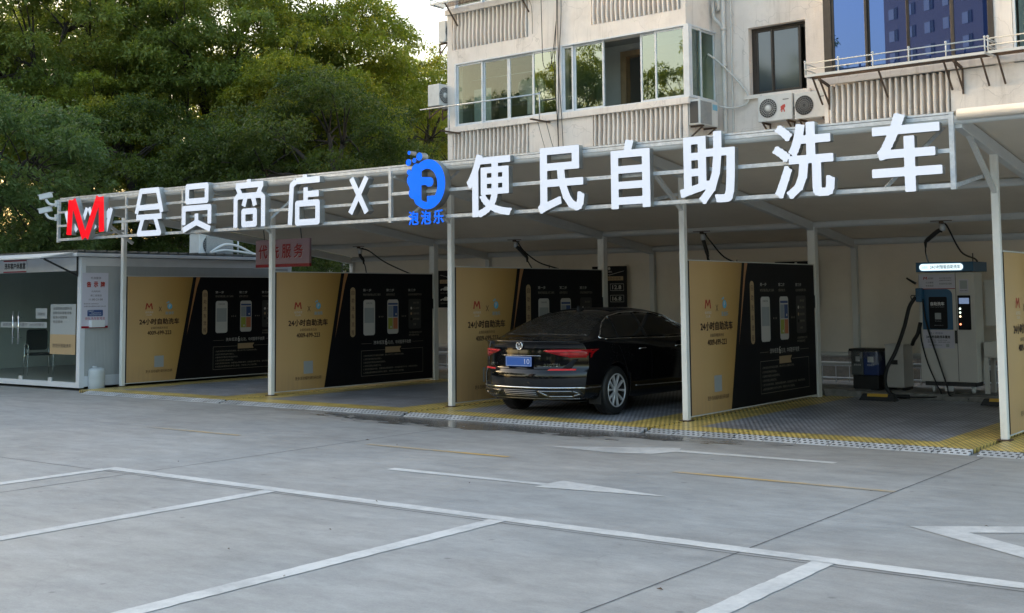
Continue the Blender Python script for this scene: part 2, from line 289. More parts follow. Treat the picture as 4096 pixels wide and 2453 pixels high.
M['line_white'] = line_mat('worn_white_line', (.66,.66,.64), .55)
M['line_yellow'] = line_mat('worn_yellow_line', (.55,.34,.07), .7)
M['joint'] = mat('concrete_joint', (.10,.10,.10), .9)

def grating_mat():
    m = mat('perforated_floor_tiles', (.2,.2,.2), .45); nt = m.node_tree; b = nt.nodes['Principled BSDF']
    geo = nd(nt, 'ShaderNodeNewGeometry'); sx = nd(nt, 'ShaderNodeSeparateXYZ'); nt.links.new(geo.outputs['Position'], sx.inputs[0])
    def mth(op, a, c=None, c2=None):
        x = nd(nt, 'ShaderNodeMath', operation=op)
        for i, q in enumerate((a, c, c2)):
            if q is None: continue
            if isinstance(q, (int, float)): x.inputs[i].default_value = q
            else: nt.links.new(q, x.inputs[i])
        return x.outputs[0]
    X, Y = sx.outputs[0], sx.outputs[1]
    # yellow border: front strip and beside every divider (bays 4 m wide)
    fx = mth('MULTIPLY', mth('FRACT', mth('DIVIDE', mth('ADD', X, 40.0), 4.0)), 4.0)
    yb = mth('MAXIMUM', mth('MAXIMUM', mth('LESS_THAN', fx, .46), mth('GREATER_THAN', fx, 3.42)), mth('LESS_THAN', Y, -.50))
    ramp = mth('LESS_THAN', Y, -.955)
    n = nd(nt, 'ShaderNodeTexNoise'); n.inputs['Scale'].default_value = 1.6; n.inputs['Detail'].default_value = 8; n.inputs['Roughness'].default_value = .7; nt.links.new(geo.outputs['Position'], n.inputs['Vector'])
    c1 = nd(nt, 'ShaderNodeMix', data_type='RGBA'); nt.links.new(yb, c1.inputs[0]); c1.inputs[6].default_value = (.36,.375,.415,1); c1.inputs[7].default_value = (.74,.56,.16,1)
    c2 = nd(nt, 'ShaderNodeMix', data_type='RGBA'); nt.links.new(ramp, c2.inputs[0]); nt.links.new(c1.outputs[2], c2.inputs[6]); c2.inputs[7].default_value = (.52,.54,.56,1)
    r = nd(nt, 'ShaderNodeMapRange'); r.inputs[1].default_value = .3; r.inputs[2].default_value = .72; r.inputs[3].default_value = 1.18; r.inputs[4].default_value = .58; nt.links.new(n.outputs[0], r.inputs[0])
    vm = nd(nt, 'ShaderNodeVectorMath', operation='MULTIPLY'); nt.links.new(c2.outputs[2], vm.inputs[0]); nt.links.new(r.outputs[0], vm.inputs[1])
    wn = nd(nt, 'ShaderNodeTexWhiteNoise', noise_dimensions='2D'); cb_ = nd(nt, 'ShaderNodeCombineXYZ'); nt.links.new(mth('FLOOR', mth('DIVIDE', X, .4)), cb_.inputs[0]); nt.links.new(mth('FLOOR', mth('DIVIDE', mth('ADD', Y, .955), .4)), cb_.inputs[1]); nt.links.new(cb_.outputs[0], wn.inputs['Vector'])
    tv = nd(nt, 'ShaderNodeMapRange'); tv.inputs[3].default_value = .84; tv.inputs[4].default_value = 1.14; nt.links.new(wn.outputs['Value'], tv.inputs[0])
    vm2 = nd(nt, 'ShaderNodeVectorMath', operation='MULTIPLY'); nt.links.new(vm.outputs[0], vm2.inputs[0]); nt.links.new(tv.outputs[0], vm2.inputs[1]); vm = vm2
    # staggered drain holes, the holes are black
    gx = mth('DIVIDE', X, .068); gy = mth('DIVIDE', Y, .062)
    row = mth('FLOOR', gy); sh = mth('MULTIPLY', mth('FRACT', mth('MULTIPLY', row, .5)), 1.0)
    u = mth('SUBTRACT', mth('FRACT', mth('ADD', gx, sh)), .5); v = mth('SUBTRACT', mth('FRACT', gy), .5)
    d = mth('MAXIMUM', mth('MULTIPLY', mth('ABSOLUTE', u), 1.0), mth('MULTIPLY', mth('ABSOLUTE', v), .95))
    hole = mth('LESS_THAN', d, .25)
    # seams of the 40 cm tiles
    tx = mth('LESS_THAN', mth('FRACT', mth('DIVIDE', X, .4)), .035); ty = mth('LESS_THAN', mth('FRACT', mth('DIVIDE', mth('ADD', Y, .955), .4)), .035)
    hole = mth('MAXIMUM', hole, mth('MULTIPLY', mth('MAXIMUM', tx, ty), .6))
    hm = nd(nt, 'ShaderNodeMix', data_type='RGBA'); nt.links.new(mth('MULTIPLY', hole, .93), hm.inputs[0]); nt.links.new(vm.outputs[0], hm.inputs[6]); hm.inputs[7].default_value = (.012,.012,.013,1)
    nt.links.new(hm.outputs[2], b.inputs['Base Color'])
    b.inputs['Roughness'].default_value = .42
    bp = nd(nt, 'ShaderNodeBump'); bp.inputs['Strength'].default_value = .5; bp.inputs['Distance'].default_value = .01; bp.invert = True; nt.links.new(hole, bp.inputs['Height']); nt.links.new(bp.outputs[0], b.inputs['Normal'])
    return m
M['grating'] = grating_mat()

def car_paint():
    m = mat('wet_black_car_paint', (.0035,.0038,.005), .07, coat=0.0, spec=.5); nt = m.node_tree; b = nt.nodes['Principled BSDF']
    b.inputs['Coat Roughness'].default_value = .03
    tc = nd(nt, 'ShaderNodeTexCoord'); v = nd(nt, 'ShaderNodeTexVoronoi'); v.inputs['Scale'].default_value = 42; nt.links.new(tc.outputs['Object'], v.inputs['Vector'])
    n = nd(nt, 'ShaderNodeTexNoise'); n.inputs['Scale'].default_value = 2.2; n.inputs['Detail'].default_value = 3; nt.links.new(tc.outputs['Object'], n.inputs['Vector'])
    th = nd(nt, 'ShaderNodeMapRange'); th.inputs[1].default_value = .42; th.inputs[2].default_value = .62; th.inputs[3].default_value = 0.0; th.inputs[4].default_value = .30; nt.links.new(n.outputs[0], th.inputs[0])
    s = nd(nt, 'ShaderNodeMath', operation='SUBTRACT'); nt.links.new(th.outputs[0], s.inputs[0]); nt.links.new(v.outputs['Distance'], s.inputs[1])
    mxx = nd(nt, 'ShaderNodeMath', operation='MAXIMUM'); mxx.inputs[1].default_value = 0; nt.links.new(s.outputs[0], mxx.inputs[0])
    bp = nd(nt, 'ShaderNodeBump'); bp.inputs['Strength'].default_value = .9; bp.inputs['Distance'].default_value = .02; nt.links.new(mxx.outputs[0], bp.inputs['Height']); nt.links.new(bp.outputs[0], b.inputs['Normal']); nt.links.new(bp.outputs[0], b.inputs['Coat Normal'])
    return m
M['car_paint'] = car_paint()

def leaf_mat(name, c_dark, c_light, c_gold):
    m = bpy.data.materials.new(name); m.use_nodes = True; nt = m.node_tree; b = nt.nodes['Principled BSDF']; out = nt.nodes['Material Output']
    at = nd(nt, 'ShaderNodeAttribute', attribute_name='leaf'); sx = nd(nt, 'ShaderNodeSeparateXYZ'); nt.links.new(at.outputs['Vector'], sx.inputs[0])
    m1 = nd(nt, 'ShaderNodeMix', data_type='RGBA'); m1.inputs[6].default_value = (*c_dark, 1); m1.inputs[7].default_value = (*c_light, 1); nt.links.new(sx.outputs[0], m1.inputs[0])
    m2 = nd(nt, 'ShaderNodeMix', data_type='RGBA'); nt.links.new(sx.outputs[1], m2.inputs[0]); nt.links.new(m1.outputs[2], m2.inputs[6]); m2.inputs[7].default_value = (*c_gold, 1)
    nt.links.new(m2.outputs[2], b.inputs['Base Color']); b.inputs['Roughness'].default_value = .5; b.inputs['Specular IOR Level'].default_value = .3
    tr = nd(nt, 'ShaderNodeBsdfTranslucent'); hs = nd(nt, 'ShaderNodeHueSaturation'); hs.inputs['Saturation'].default_value = 1.15; hs.inputs['Value'].default_value = 1.6; nt.links.new(m2.outputs[2], hs.inputs['Color']); nt.links.new(hs.outputs[0], tr.inputs[0])
    mx = nd(nt, 'ShaderNodeMixShader'); mx.inputs[0].default_value = .40; nt.links.new(b.outputs[0], mx.inputs[1]); nt.links.new(tr.outputs[0], mx.inputs[2]); nt.links.new(mx.outputs[0], out.inputs[0]); return m
M['leaf_mid'] = leaf_mat('green_leaves', (.085,.121,.028), (.164,.213,.050), (.271,.271,.050))
M['leaf_dark'] = leaf_mat('dark_green_leaves', (.042,.067,.016), (.088,.125,.030), (.133,.142,.034))
M['leaf_blue'] = leaf_mat('blue_green_leaves', (.060,.100,.031), (.121,.172,.055), (.151,.183,.050))
M['leaf_lime'] = leaf_mat('yellow_green_leaves', (.115,.150,.026), (.222,.264,.043), (.371,.328,.050))

# ------------------------------------------------------------------ mesh builder
class MB:
    def __init__(s): s.v = []; s.f = []; s.mi = []; s.sm = []; s.mats = []; s.c = 0; s.smooth = False
    def m(s, key, smooth=False):
        mt = M[key]
        if mt not in s.mats: s.mats.append(mt)
        s.c = s.mats.index(mt); s.smooth = smooth; return s
    def add(s, vs, fs):
        b = len(s.v); s.v.extend([tuple(p) for p in vs])
        for f in fs: s.f.append(tuple(b+i for i in f)); s.mi.append(s.c); s.sm.append(s.smooth)
        return s
    def box(s, x0, y0, z0, x1, y1, z1):
        x0, x1 = min(x0,x1), max(x0,x1); y0, y1 = min(y0,y1), max(y0,y1); z0, z1 = min(z0,z1), max(z0,z1)
        return s.add([(x0,y0,z0),(x1,y0,z0),(x1,y1,z0),(x0,y1,z0),(x0,y0,z1),(x1,y0,z1),(x1,y1,z1),(x0,y1,z1)],
                     [(0,3,2,1),(4,5,6,7),(0,1,5,4),(1,2,6,5),(2,3,7,6),(3,0,4,7)])
    def bar(s, p, q, wd, ht, up=(0,0,1)):
        p, q = Vector(p), Vector(q); d = (q-p).normalized(); u = Vector(up)
        if abs(d.dot(u)) > .98: u = Vector((1,0,0))
        a = d.cross(u).normalized()*wd/2; b = d.cross(a).normalized()*ht/2
        vs = [p-a-b, p+a-b, p+a+b, p-a+b, q-a-b, q+a-b, q+a+b, q-a+b]
        return s.add(vs, [(0,1,2,3),(7,6,5,4),(4,5,1,0),(5,6,2,1),(6,7,3,2),(7,4,0,3)])
    def tube(s, pts, r, n=8, cap=True):
        pts = [Vector(p) for p in pts]; rs = r if isinstance(r, (list, tuple)) else [r]*len(pts)
        sm0 = s.smooth; s.smooth = True; vs = []; fs = []; prev = None
        for i, p in enumerate(pts):
            d = (pts[min(i+1, len(pts)-1)]-pts[max(i-1, 0)]).normalized()
            if prev is None:
                a = d.cross(Vector((0,0,1)));
                if a.length < .1: a = d.cross(Vector((1,0,0)))
            else:
                a = prev - d*prev.dot(d)
            a.normalize(); prev = a; b = d.cross(a)
            for k in range(n):
                t = 2*pi*k/n; vs.append(p+(a*cos(t)+b*sin(t))*rs[i])
        for i in range(len(pts)-1):
            for k in range(n): fs.append((i*n+k, (i+1)*n+k, (i+1)*n+(k+1)%n, i*n+(k+1)%n))
        if cap: fs.append(tuple(range(n))); fs.append(tuple((len(pts)-1)*n+k for k in reversed(range(n))))
        s.add(vs, fs); s.smooth = sm0; return s
    def lathe(s, c, prof, axis='z', n=24, cap=True):  # prof (radius, along)
        vs = []; fs = []
        for r, h in prof:
            for k in range(n):
                t = 2*pi*k/n; a, b = r*cos(t), r*sin(t)
                p = {'z': (a,b,h), 'x': (h,a,b), 'y': (b,h,a)}[axis]; vs.append((c[0]+p[0], c[1]+p[1], c[2]+p[2]))
        for i in range(len(prof)-1):
            for k in range(n): fs.append((i*n+k, i*n+(k+1)%n, (i+1)*n+(k+1)%n, (i+1)*n+k))
        if cap: fs.append(tuple(reversed(range(n)))); fs.append(tuple((len(prof)-1)*n+k for k in range(n)))
        sm0 = s.smooth; s.smooth = True; s.add(vs, fs); s.smooth = sm0; return s
    def sphere(s, c, r, n=10):
        return s.lathe(c, [(max(1e-4, r*sin(pi*i/n)), -r*cos(pi*i/n)) for i in range(n+1)], 'z', n)
    def prism(s, poly, o, u, v, depth):  # polygon in plane (o,u,v), thick by depth along u x v
        o, u, v = Vector(o), Vector(u), Vector(v); nn = u.cross(v).normalized()*depth; n = len(poly)
        vs = [o+u*a+v*b for a, b in poly] + [o+u*a+v*b+nn for a, b in poly]
        return s.add(vs, [tuple(reversed(range(n))), tuple(range(n, 2*n))]+[(i, (i+1)%n, n+(i+1)%n, n+i) for i in range(n)])
    def poly(s, poly, o, u, v):
        o, u, v = Vector(o), Vector(u), Vector(v); return s.add([o+u*a+v*b for a, b in poly], [tuple(range(len(poly)))])
    def build(s, name, parent=None, world=True, bevel=0.0):
        vs = s.v
        if parent is not None and world:
            root = parent
            while root.parent is not None: root = root.parent
            R = Matrix.Rotation(-root.rotation_euler.z, 3, 'Z'); L = root.location.copy()
            vs = [tuple(R @ (Vector(p)-L)) for p in vs]
        me = bpy.data.meshes.new(name); me.from_pydata(vs, [], s.f)
        for mt in s.mats: me.materials.append(mt)
        me.polygons.foreach_set('material_index', s.mi); me.polygons.foreach_set('use_smooth', s.sm); me.update()
        o = bpy.data.objects.new(name, me); COL.objects.link(o)
        if parent is not None: o.parent = parent
        if bevel:
            bv = o.modifiers.new('bevel', 'BEVEL'); bv.width = bevel; bv.segments = 2; bv.limit_method = 'ANGLE'; bv.angle_limit = radians(50)
        return o
def thing(name, label, cat, loc=(0,0,0), rot=0.0, group=None):
    o = bpy.data.objects.new(name, None); COL.objects.link(o); o.location = loc; o.rotation_euler = (0,0,rot); o.empty_display_size = .1
    o['label'] = label; o['category'] = cat
    if group: o['group'] = group
    return o
def tag(o, label, cat, group=None):
    o['label'] = label; o['category'] = cat
    if group: o['group'] = group
    return o
def struct(o): o['kind'] = 'structure'; return o
def copy_tree(o, parent=None, loc=None, label=None):
    c = o.copy(); COL.objects.link(c)
    if parent: c.parent = parent
    if loc is not None: c.location = loc
    if label: c['label'] = label
    for ch in list(o.children): copy_tree(ch, c)
    return c
def smooth_path(pts, n=6):
    P = [Vector(p) for p in pts]; out = []
    for i in range(len(P)-1):
        a, b, c, d = P[max(i-1,0)], P[i], P[i+1], P[min(i+2,len(P)-1)]
        for k in range(n):
            t = k/n; out.append(.5*((2*b)+(c-a)*t+(2*a-5*b+4*c-d)*t*t+(3*b-a-3*c+d)*t**3))
    out.append(P[-1]); return out
# ------------------------------------------------------------------ lettering
_tc = {}
def glyphs(s):
    if s in _tc: return _tc[s]
    cu = bpy.data.curves.new('lettering', 'FONT'); cu.body = s; cu.size = 1.0; cu.resolution_u = 3
    o = bpy.data.objects.new('lettering', cu); COL.objects.link(o)
    dg = bpy.context.evaluated_depsgraph_get(); me = o.evaluated_get(dg).to_mesh()
    vs = [tuple(v.co[:2]) for v in me.vertices]; fs = [tuple(p.vertices) for p in me.polygons]
    bpy.data.objects.remove(o); bpy.data.curves.remove(cu)
    xs = [p[0] for p in vs] or [0]; ys = [p[1] for p in vs] or [0]
    _tc[s] = (vs, fs, min(xs), max(xs), min(ys), max(ys)); return _tc[s]
def text(mb, s, o, u, v, w=None, h=None, fat=0.0):
    """lettering laid into a box of width w and height h whose lower left corner is o"""
    vs, fs, x0, x1, y0, y1 = glyphs(s)
    if w is None: k = h/(y1-y0); kx = ky = k
    elif h is None: kx = ky = w/(x1-x0)
    else: kx, ky = w/(x1-x0), h/(y1-y0)
    o, u, v = Vector(o), Vector(u), Vector(v); n = u.cross(v)
    reps = [(0,0,0)] if not fat else [(-fat,0,0),(fat,0,.0006),(0,fat,.0012),(0,-fat,.0018)]
    for dx, dy, dz in reps:
        mb.add([o+u*((a-x0)*kx+dx)+v*((b-y0)*ky+dy)+n*dz for a, b in vs], fs)
    return mb
def rrect(x0, y0, x1, y1, r, n=5):
    p = []
    for cx, cy, a in ((x1-r,y1-r,0),(x0+r,y1-r,90),(x0+r,y0+r,180),(x1-r,y0+r,270)):
        for i in range(n+1): t = radians(a+90*i/n); p.append((cx+r*cos(t), cy+r*sin(t)))
    return p
def circ(cx, cy, r, n=20): return [(cx+r*cos(2*pi*i/n), cy+r*sin(2*pi*i/n)) for i in range(n)]

# signed distance letters: marching squares over a field, so strokes merge cleanly
def sd_seg(X, Y, a, b, hw, rnd=False):
    a, b = np.array(a, float), np.array(b, float); d = b-a; L = np.hypot(*d); d = d/L
    px, py = X-a[0], Y-a[1]; t = px*d[0]+py*d[1]; n = np.abs(-px*d[1]+py*d[0])
    if rnd:
        tc = np.clip(t, 0, L); return np.hypot(px-tc*d[0], py-tc*d[1])-hw
    qx = np.maximum(-t, t-L); qy = n-hw
    return np.hypot(np.maximum(qx,0), np.maximum(qy,0))+np.minimum(np.maximum(qx,qy),0)
def field_strokes(X, Y, strokes, hw, joint=True):
    F = np.full(X.shape, 9.0)
    for st in strokes:
        for i in range(len(st)-1): F = np.minimum(F, sd_seg(X, Y, st[i], st[i+1], hw))
        closed = st[0] == st[-1]
        for i in range(0 if closed else 1, len(st)-1): F = np.minimum(F, np.hypot(X-st[i][0], Y-st[i][1])-hw)
    return F
def field_glyph(X, Y, s, x0w, z0w, w, h, off, kz=1.75):
    vs, fs, x0, x1, y0, y1 = glyphs(s)
    V = np.array([((a-x0)/(x1-x0)*(w-2*off)+x0w+off, (b-y0)/(y1-y0)*(h-2*off/kz)+z0w+off/kz) for a, b in vs])
    key = {}; cnt = {}
    def k(i): return (round(V[i][0],5), round(V[i][1],5))
    for f in fs:
        for i in range(len(f)):
            e = (k(f[i]), k(f[(i+1)%len(f)])); e2 = (e[1], e[0])
            if e2 in cnt: del cnt[e2]
            else: cnt[e] = 1
    D = np.full(X.shape, 9.0); W = np.zeros(X.shape, bool)
    for a, b in cnt:
        ax, ay = a; bx, by = b; dx, dy = bx-ax, by-ay; L = dx*dx+dy*dy
        if L < 1e-14: continue
        t = np.clip(((X-ax)*dx+(Y-ay)*dy)/L, 0, 1); qx, qy = np.abs(X-ax-t*dx), np.abs(Y-ay-t*dy)*kz
        d = np.where((t <= 0) | (t >= 1), (qx**8+qy**8)**.125, np.hypot(qx, qy)); D = np.minimum(D, d)
        c = ((ay > Y) != (by > Y))
        if dy != 0: W ^= c & (X < dx*(Y-ay)/dy+ax)
    return np.where(W, -D, D)-off
def marching(F, xs, zs):
    """polygons of the region F<0 and its boundary edges"""
    V = []; idx = {}
    def vid(p):
        k = (round(p[0],6), round(p[1],6))
        if k not in idx: idx[k] = len(V); V.append(k)
        return idx[k]
    faces = []
    for j in range(len(zs)-1):
        for i in range(len(xs)-1):
            c = [(F[j,i],xs[i],zs[j]),(F[j,i+1],xs[i+1],zs[j]),(F[j+1,i+1],xs[i+1],zs[j+1]),(F[j+1,i],xs[i],zs[j+1])]
            if min(q[0] for q in c) >= 0: continue
            poly = []
            for q in range(4):
                a, b = c[q], c[(q+1)%4]
                if a[0] < 0: poly.append((a[1],a[2]))
                if (a[0] < 0) != (b[0] < 0):
                    t = a[0]/(a[0]-b[0]); t = min(max(t,.02),.98); poly.append((a[1]+(b[1]-a[1])*t, a[2]+(b[2]-a[2])*t))
            ids = []
            for p in poly:
                q = vid(p)
                if not ids or ids[-1] != q: ids.append(q)
            if len(ids) > 2 and ids[0] == ids[-1]: ids.pop()
            if len(ids) > 2: faces.append(tuple(ids))
    E = {}
    for f in faces:
        for q in range(len(f)):
            a, b = f[q], f[(q+1)%len(f)]
            if (b,a) in E: del E[(b,a)]
            else: E[(a,b)] = 1
    return V, faces, list(E)
SIGN_Y = -1.45
def sign_char(fieldfn, x0, z0, x1, z1, label, face='letter_lit', side='letter_side', depth=.10, yf=SIGN_Y, group=None, name='sign_letter', cat='sign letter', step=.0095, parent=None):
    xs = np.arange(x0-.03, x1+.03, step); zs = np.arange(z0-.03, z1+.03, step); X, Z = np.meshgrid(xs, zs)
    V, fs, ed = marching(fieldfn(X, Z), xs, zs)
    root = parent or thing(name, label, cat, ((x0+x1)/2, yf+depth, z0), 0, group)
    a = MB().m(face); a.add([(p[0], yf, p[1]) for p in V], fs); a.build('letter_face', root)
    b = MB().m(side); n = len(V)
    used = sorted({i for e in ed for i in e}); mp = {q: i for i, q in enumerate(used)}; k = len(used)
    b.add([(V[q][0], yf+.0005, V[q][1]) for q in used]+[(V[q][0], yf+depth, V[q][1]) for q in used], [(mp[p], mp[p]+k, mp[q]+k, mp[q]) for p, q in ed])
    b.add([(p[0], yf+depth, p[1]) for p in V], [tuple(reversed(f)) for f in fs])
    b.build('letter_return', root)
    return root

# ================================================================== ground and markings
G = -.05
struct(MB().m('ground').add([(-250,-250,G),(250,-250,G),(250,250,G),(-250,250,G)], [(0,1,2,3)]).build('ground'))
def stripe(name, p, q, wd, m, z=.004):
    a, b = Vector((*p, 0)), Vector((*q, 0)); n = (b-a).normalized().cross(Vector((0,0,1)))*wd/2
    vs = []; fs = []; N = max(1, int((b-a).length/.07)); k_ = .07 if 'joint' not in name else .35
    for i in range(N+1):
        c = a+(b-a)*i/N
        for s_ in (-1, 1): e = c+n*s_*(1+random.uniform(-k_,k_)); vs.append((e.x, e.y, G+z))
    for i in range(N): fs.append((2*i, 2*i+1, 2*i+3, 2*i+2))
    return struct(MB().m(m).add(vs, fs).build(name))
stripe('painted_line', (9.05,-6.70), (21.5,-6.70), .15, 'line_white')
for x, ye in ((9.10,-14), (11.55,-14), (14.08,-14), (16.68,-14), (19.2,-14)): stripe('painted_line', (x,-6.765), (x,ye), .15, 'line_white')
for a, b, y in ((6.1,7.9,-4.02), (9.9,11.95,-3.82), (13.95,16.1,-3.82), (18,20,-3.82)): stripe('painted_dash', (a,y), (b,y), .08, 'line_yellow')
def flat(name, poly, m, z=.004): return struct(MB().m(m).add([(x,y,G+z) for x, y in poly], [tuple(range(len(poly)))]).build(name))
flat('painted_arrow', [(11.50,-5.23),(11.50,-5.10),(13.36,-5.09),(13.38,-4.87),(14.64,-5.12),(13.37,-5.31),(13.38,-5.19)], 'line_white')
flat('painted_arrow', [(11.80,-2.83),(13.12,-2.18),(13.20,-2.36),(15.00,-2.34),(15.00,-2.46),(13.24,-2.50),(13.10,-2.80),(12.63,-2.95)][::-1], 'line_white')
def tri_ring(p, wd):
    P = [Vector((*q,0)) for q in p]; c = (P[0]+P[1]+P[2])/3; k = 1-wd
    vs = [(q.x,q.y,G+.004) for q in P]+[(c.x+(q.x-c.x)*k, c.y+(q.y-c.y)*k, G+.004) for q in P]
    return struct(MB().m('line_white').add(vs, [(i,(i+1)%3,3+(i+1)%3,3+i) for i in range(3)]).build('painted_triangle'))
tri_ring([(16.72,-5.28),(19.4,-3.55),(19.4,-7.1)][::-1], .24)
stripe('pavement_joint', (16.1,-1.2), (16.1,-16), .012, 'joint', .002)
stripe('pavement_joint', (9.58,-1.2), (9.58,-16), .012, 'joint', .002)
stripe('pavement_joint', (-20,-6.84), (24,-6.84), .010, 'joint', .002)

# ================================================================== floor gratings, one per bay
WORD = ['first','second','third','fourth','fifth']
for i, (a, b) in enumerate(((.15,3.97),(4.03,7.97),(8.03,11.97),(12.03,15.93),(16.0,20.4))):
    lab = ['perforated wash floor in front of the board nearest the white cabin', 'perforated wash floor of the empty bay left of the black car', 'wet perforated wash floor under the black car', 'perforated wash floor in front of the white wash machine', 'perforated wash floor at the right edge of the photo'][i]
    t = thing('floor_grating', lab, 'floor grating', ((a+b)/2, 1.5, G), 0, 'floor gratings of the wash bays')
    g = MB().m('grating'); x0 = a if i else -.15
    g.add([(x0,-.955,0),(b,-.955,0),(b,4.7,0),(x0,4.7,0),(x0,-.955,G+.002),(b,-.955,G+.002),(b,4.7,G+.002),(x0,4.7,G+.002)], [(0,1,2,3),(1,5,6,2),(0,3,7,4),(2,6,7,3),(0,4,5,1)]); g.build('tile_deck', t)
    r = MB().m('grating'); n = 10
    for k in range(n):
        c0 = a+(b-a)*k/n+.004; c1 = a+(b-a)*(k+1)/n-.004
        r.add([(c0,-1.13,G+.006),(c1,-1.13,G+.006),(c1,-.957,-.001),(c0,-.957,-.001),(c0,-.957,G+.003),(c1,-.957,G+.003),(c1,-1.13,G+.002),(c0,-1.13,G+.002)], [(0,1,2,3),(0,3,4,7),(1,6,5,2),(7,6,1,0)])
    r.build('ramp_edging', t)
kb = MB().m('concrete'); random.seed(3)
x = .0
while x < 20.2:
    L = random.uniform(.25,.7); h = random.uniform(.055,.12); kb.box(x, 4.72+random.uniform(-.03,.04), G, x+L-.006, 5.35, h); x += L
kb.box(0, 5.35, G, 20.4, 7.6, .085)
tag(kb.build('rear_kerb', bevel=.012), 'rough concrete kerb along the back of the wash bays', 'kerb')

# ================================================================== canopy
XP = [-.2, 4, 8, 12, 16, 20]; XR = [0, 4, 8, 12, 16, 20]
roofz = lambda y: 3.352-.128*y
can = thing('canopy', 'long white membrane canopy over the open wash bays', 'canopy', (8, 2, 0))
mb = MB().m('membrane', True); ys = [-1.36+7.5*i/24 for i in range(25)]; xs_ = [0+20.6*i/72 for i in range(73)]
vs = []
for y in ys:
    for x in xs_:
        f = (x % 4)/4; sag = .035*sin(pi*f)*sin(pi*min(1,max(0,(y+1.36)/7.4))*2.0)
        vs.append((x, y, roofz(y)+.002+sag*.8))
nx = len(xs_); fs = [(j*nx+i, j*nx+i+1, (j+1)*nx+i+1, (j+1)*nx+i) for j in range(24) for i in range(nx-1)]
mb.add(vs, fs)
b0 = len(vs); mb.add([(p[0],p[1],p[2]+.012) for p in vs], [tuple(reversed(f)) for f in fs]); mb.build('membrane_roof', can)
for k, x in enumerate(XP):
    mb = MB().m('post_paint'); mb.box(x-.04,-.04,0.012, x+.04,.04, roofz(0)-.09); mb.build('front_post', can, bevel=.006)
    mb = MB().m('rust'); mb.box(x-.075,-.075,0.002,x+.075,.075,.012); mb.build('post_base_plate', can)
    if k > 0:
        mb = MB().m('post_paint'); mb.box(x-.065,4.20,.01,x+.065,4.33, roofz(4.26)-.09); mb.build('back_post', can, bevel=.006)
for x in XR:
    mb = MB().m('white_paint'); mb.bar((x,-1.30,roofz(-1.3)-.085),(x,6.05,roofz(6.05)-.085),.09,.14)
    mb.build('rafter', can, bevel=.006)
    mb = MB().m('white_paint'); mb.bar((x,.05,roofz(0)-.62),(x,-1.0,roofz(-1)-.10),.05,.05); mb.build('front_brace', can)
    mb = MB().m('white_paint'); mb.box(x-.05,6.0,.10,x+.05,6.09,roofz(6.05)-.02); mb.build('wall_post', can)
for y, r in ((-1.30,.055),(1.95,.05),(4.26,.055),(6.0,.055)):
    mb = MB().m('white_paint'); z = roofz(y)-.058
    mb.tube([(-.02,y,z),(20.6,y,z)], r, 12); mb.build('purlin', can)
mb = MB().m('white_paint'); mb.tube([(16.02,-1.36,3.50),(20.8,-1.36,3.50)], .06, 14); mb.build('front_gutter_roll', can)
mb = MB().m('wall_membrane', True); vs = []; nx, nz = 60, 10
for j in range(nz+1):
    for i in range(nx+1):
        x = 20.6*i/nx; f = (x % 4)/4; vs.append((x, 6.10+.03*sin(pi*f)*sin(pi*j/nz), .58+(roofz(6.1)-.58)*j/nz))
mb.add(vs, [(j*(nx+1)+i, j*(nx+1)+i+1, (j+1)*(nx+1)+i+1, (j+1)*(nx+1)+i) for j in range(nz) for i in range(nx)])
mb.add([(p[0],p[1]+.012,p[2]) for p in vs], [((j+1)*(nx+1)+i,(j+1)*(nx+1)+i+1,j*(nx+1)+i+1,j*(nx+1)+i) for j in range(nz) for i in range(nx)]); mb.build('back_wall_sheet', can)
mb = MB().m('white_paint'); mb.tube([(0,6.05,.60),(20.6,6.05,.60)], .045, 10); mb.build('wall_foot_rail', can)
mb = MB().m('white_paint'); mb.tube([(0,6.12,.44),(20.6,6.12,.44)], .03, 8); mb.build('wall_foot_rail', can)
bw = MB().m('concrete').box(0,7.0,G,20.4,7.2,1.6); tag(bw.build('boundary_wall'), 'dim concrete wall behind the gap under the back wall sheet', 'wall')  # wall added to block daylight coming in behind the gap
# railing in the gap under the back wall
rl = thing('low_railing', 'low grey railing in the dark gap under the back wall', 'railing', (8,6.5,.085))
mb = MB().m('galv'); mb.tube([(0.1,6.55,.38),(20.4,6.55,.38)],.018,6); mb.build('rail', rl)
mb = MB().m('galv'); mb.tube([(0.1,6.55,.16),(20.4,6.55,.16)],.018,6); mb.build('rail', rl)
for i in range(82):
    mb = MB().m('galv'); mb.tube([(.15+i*.25,6.55,.085),(.15+i*.25,6.55,.40)],.008,5); mb.build('baluster', rl)
# ------------------------------------------------------------------ sign frame and letters
sf = thing('sign_lattice', 'galvanised steel lattice carrying the big letters along the canopy front', 'sign frame', (8,-1.36,2.74))
yf = -1.345
def rail_(z, x0, x1, h=.05): mb = MB().m('galv'); mb.box(x0,yf-.02,z-h/2,x1,yf+.02,z+h/2); mb.build('rail', sf)
rail_(3.485,-.3,15.98,.042); rail_(3.524,-.25,15.98,.022); rail_(2.765,-.3,15.98,.045)
rail_(3.27,-.3,8.0,.04); rail_(3.02,-.3,8.0,.04); rail_(3.13,8.03,15.95,.045)
for x in (-.3, 8.0, 15.95): mb = MB().m('galv'); mb.box(x-.025,yf-.024,2.72,x+.025,yf+.024,3.51); mb.build('upright', sf)
for x in (1.75, 3.30): mb = MB().m('galv'); mb.box(x-.02,yf-.016,2.745,x+.02,yf+.016,3.46); mb.build('upright', sf)
for x in (0,4,8,12,16): mb = MB().m('galv'); mb.bar((x-.06,yf+.03,2.76),(x-.06,-.05,2.98),.04,.04); mb.build('strut', sf)
for x in (5.2,8.3,15.2): mb = MB().m('galv'); mb.bar((x,yf+.03,2.77),(x+.5,yf+.6,3.48),.035,.035); mb.build('strut', sf)

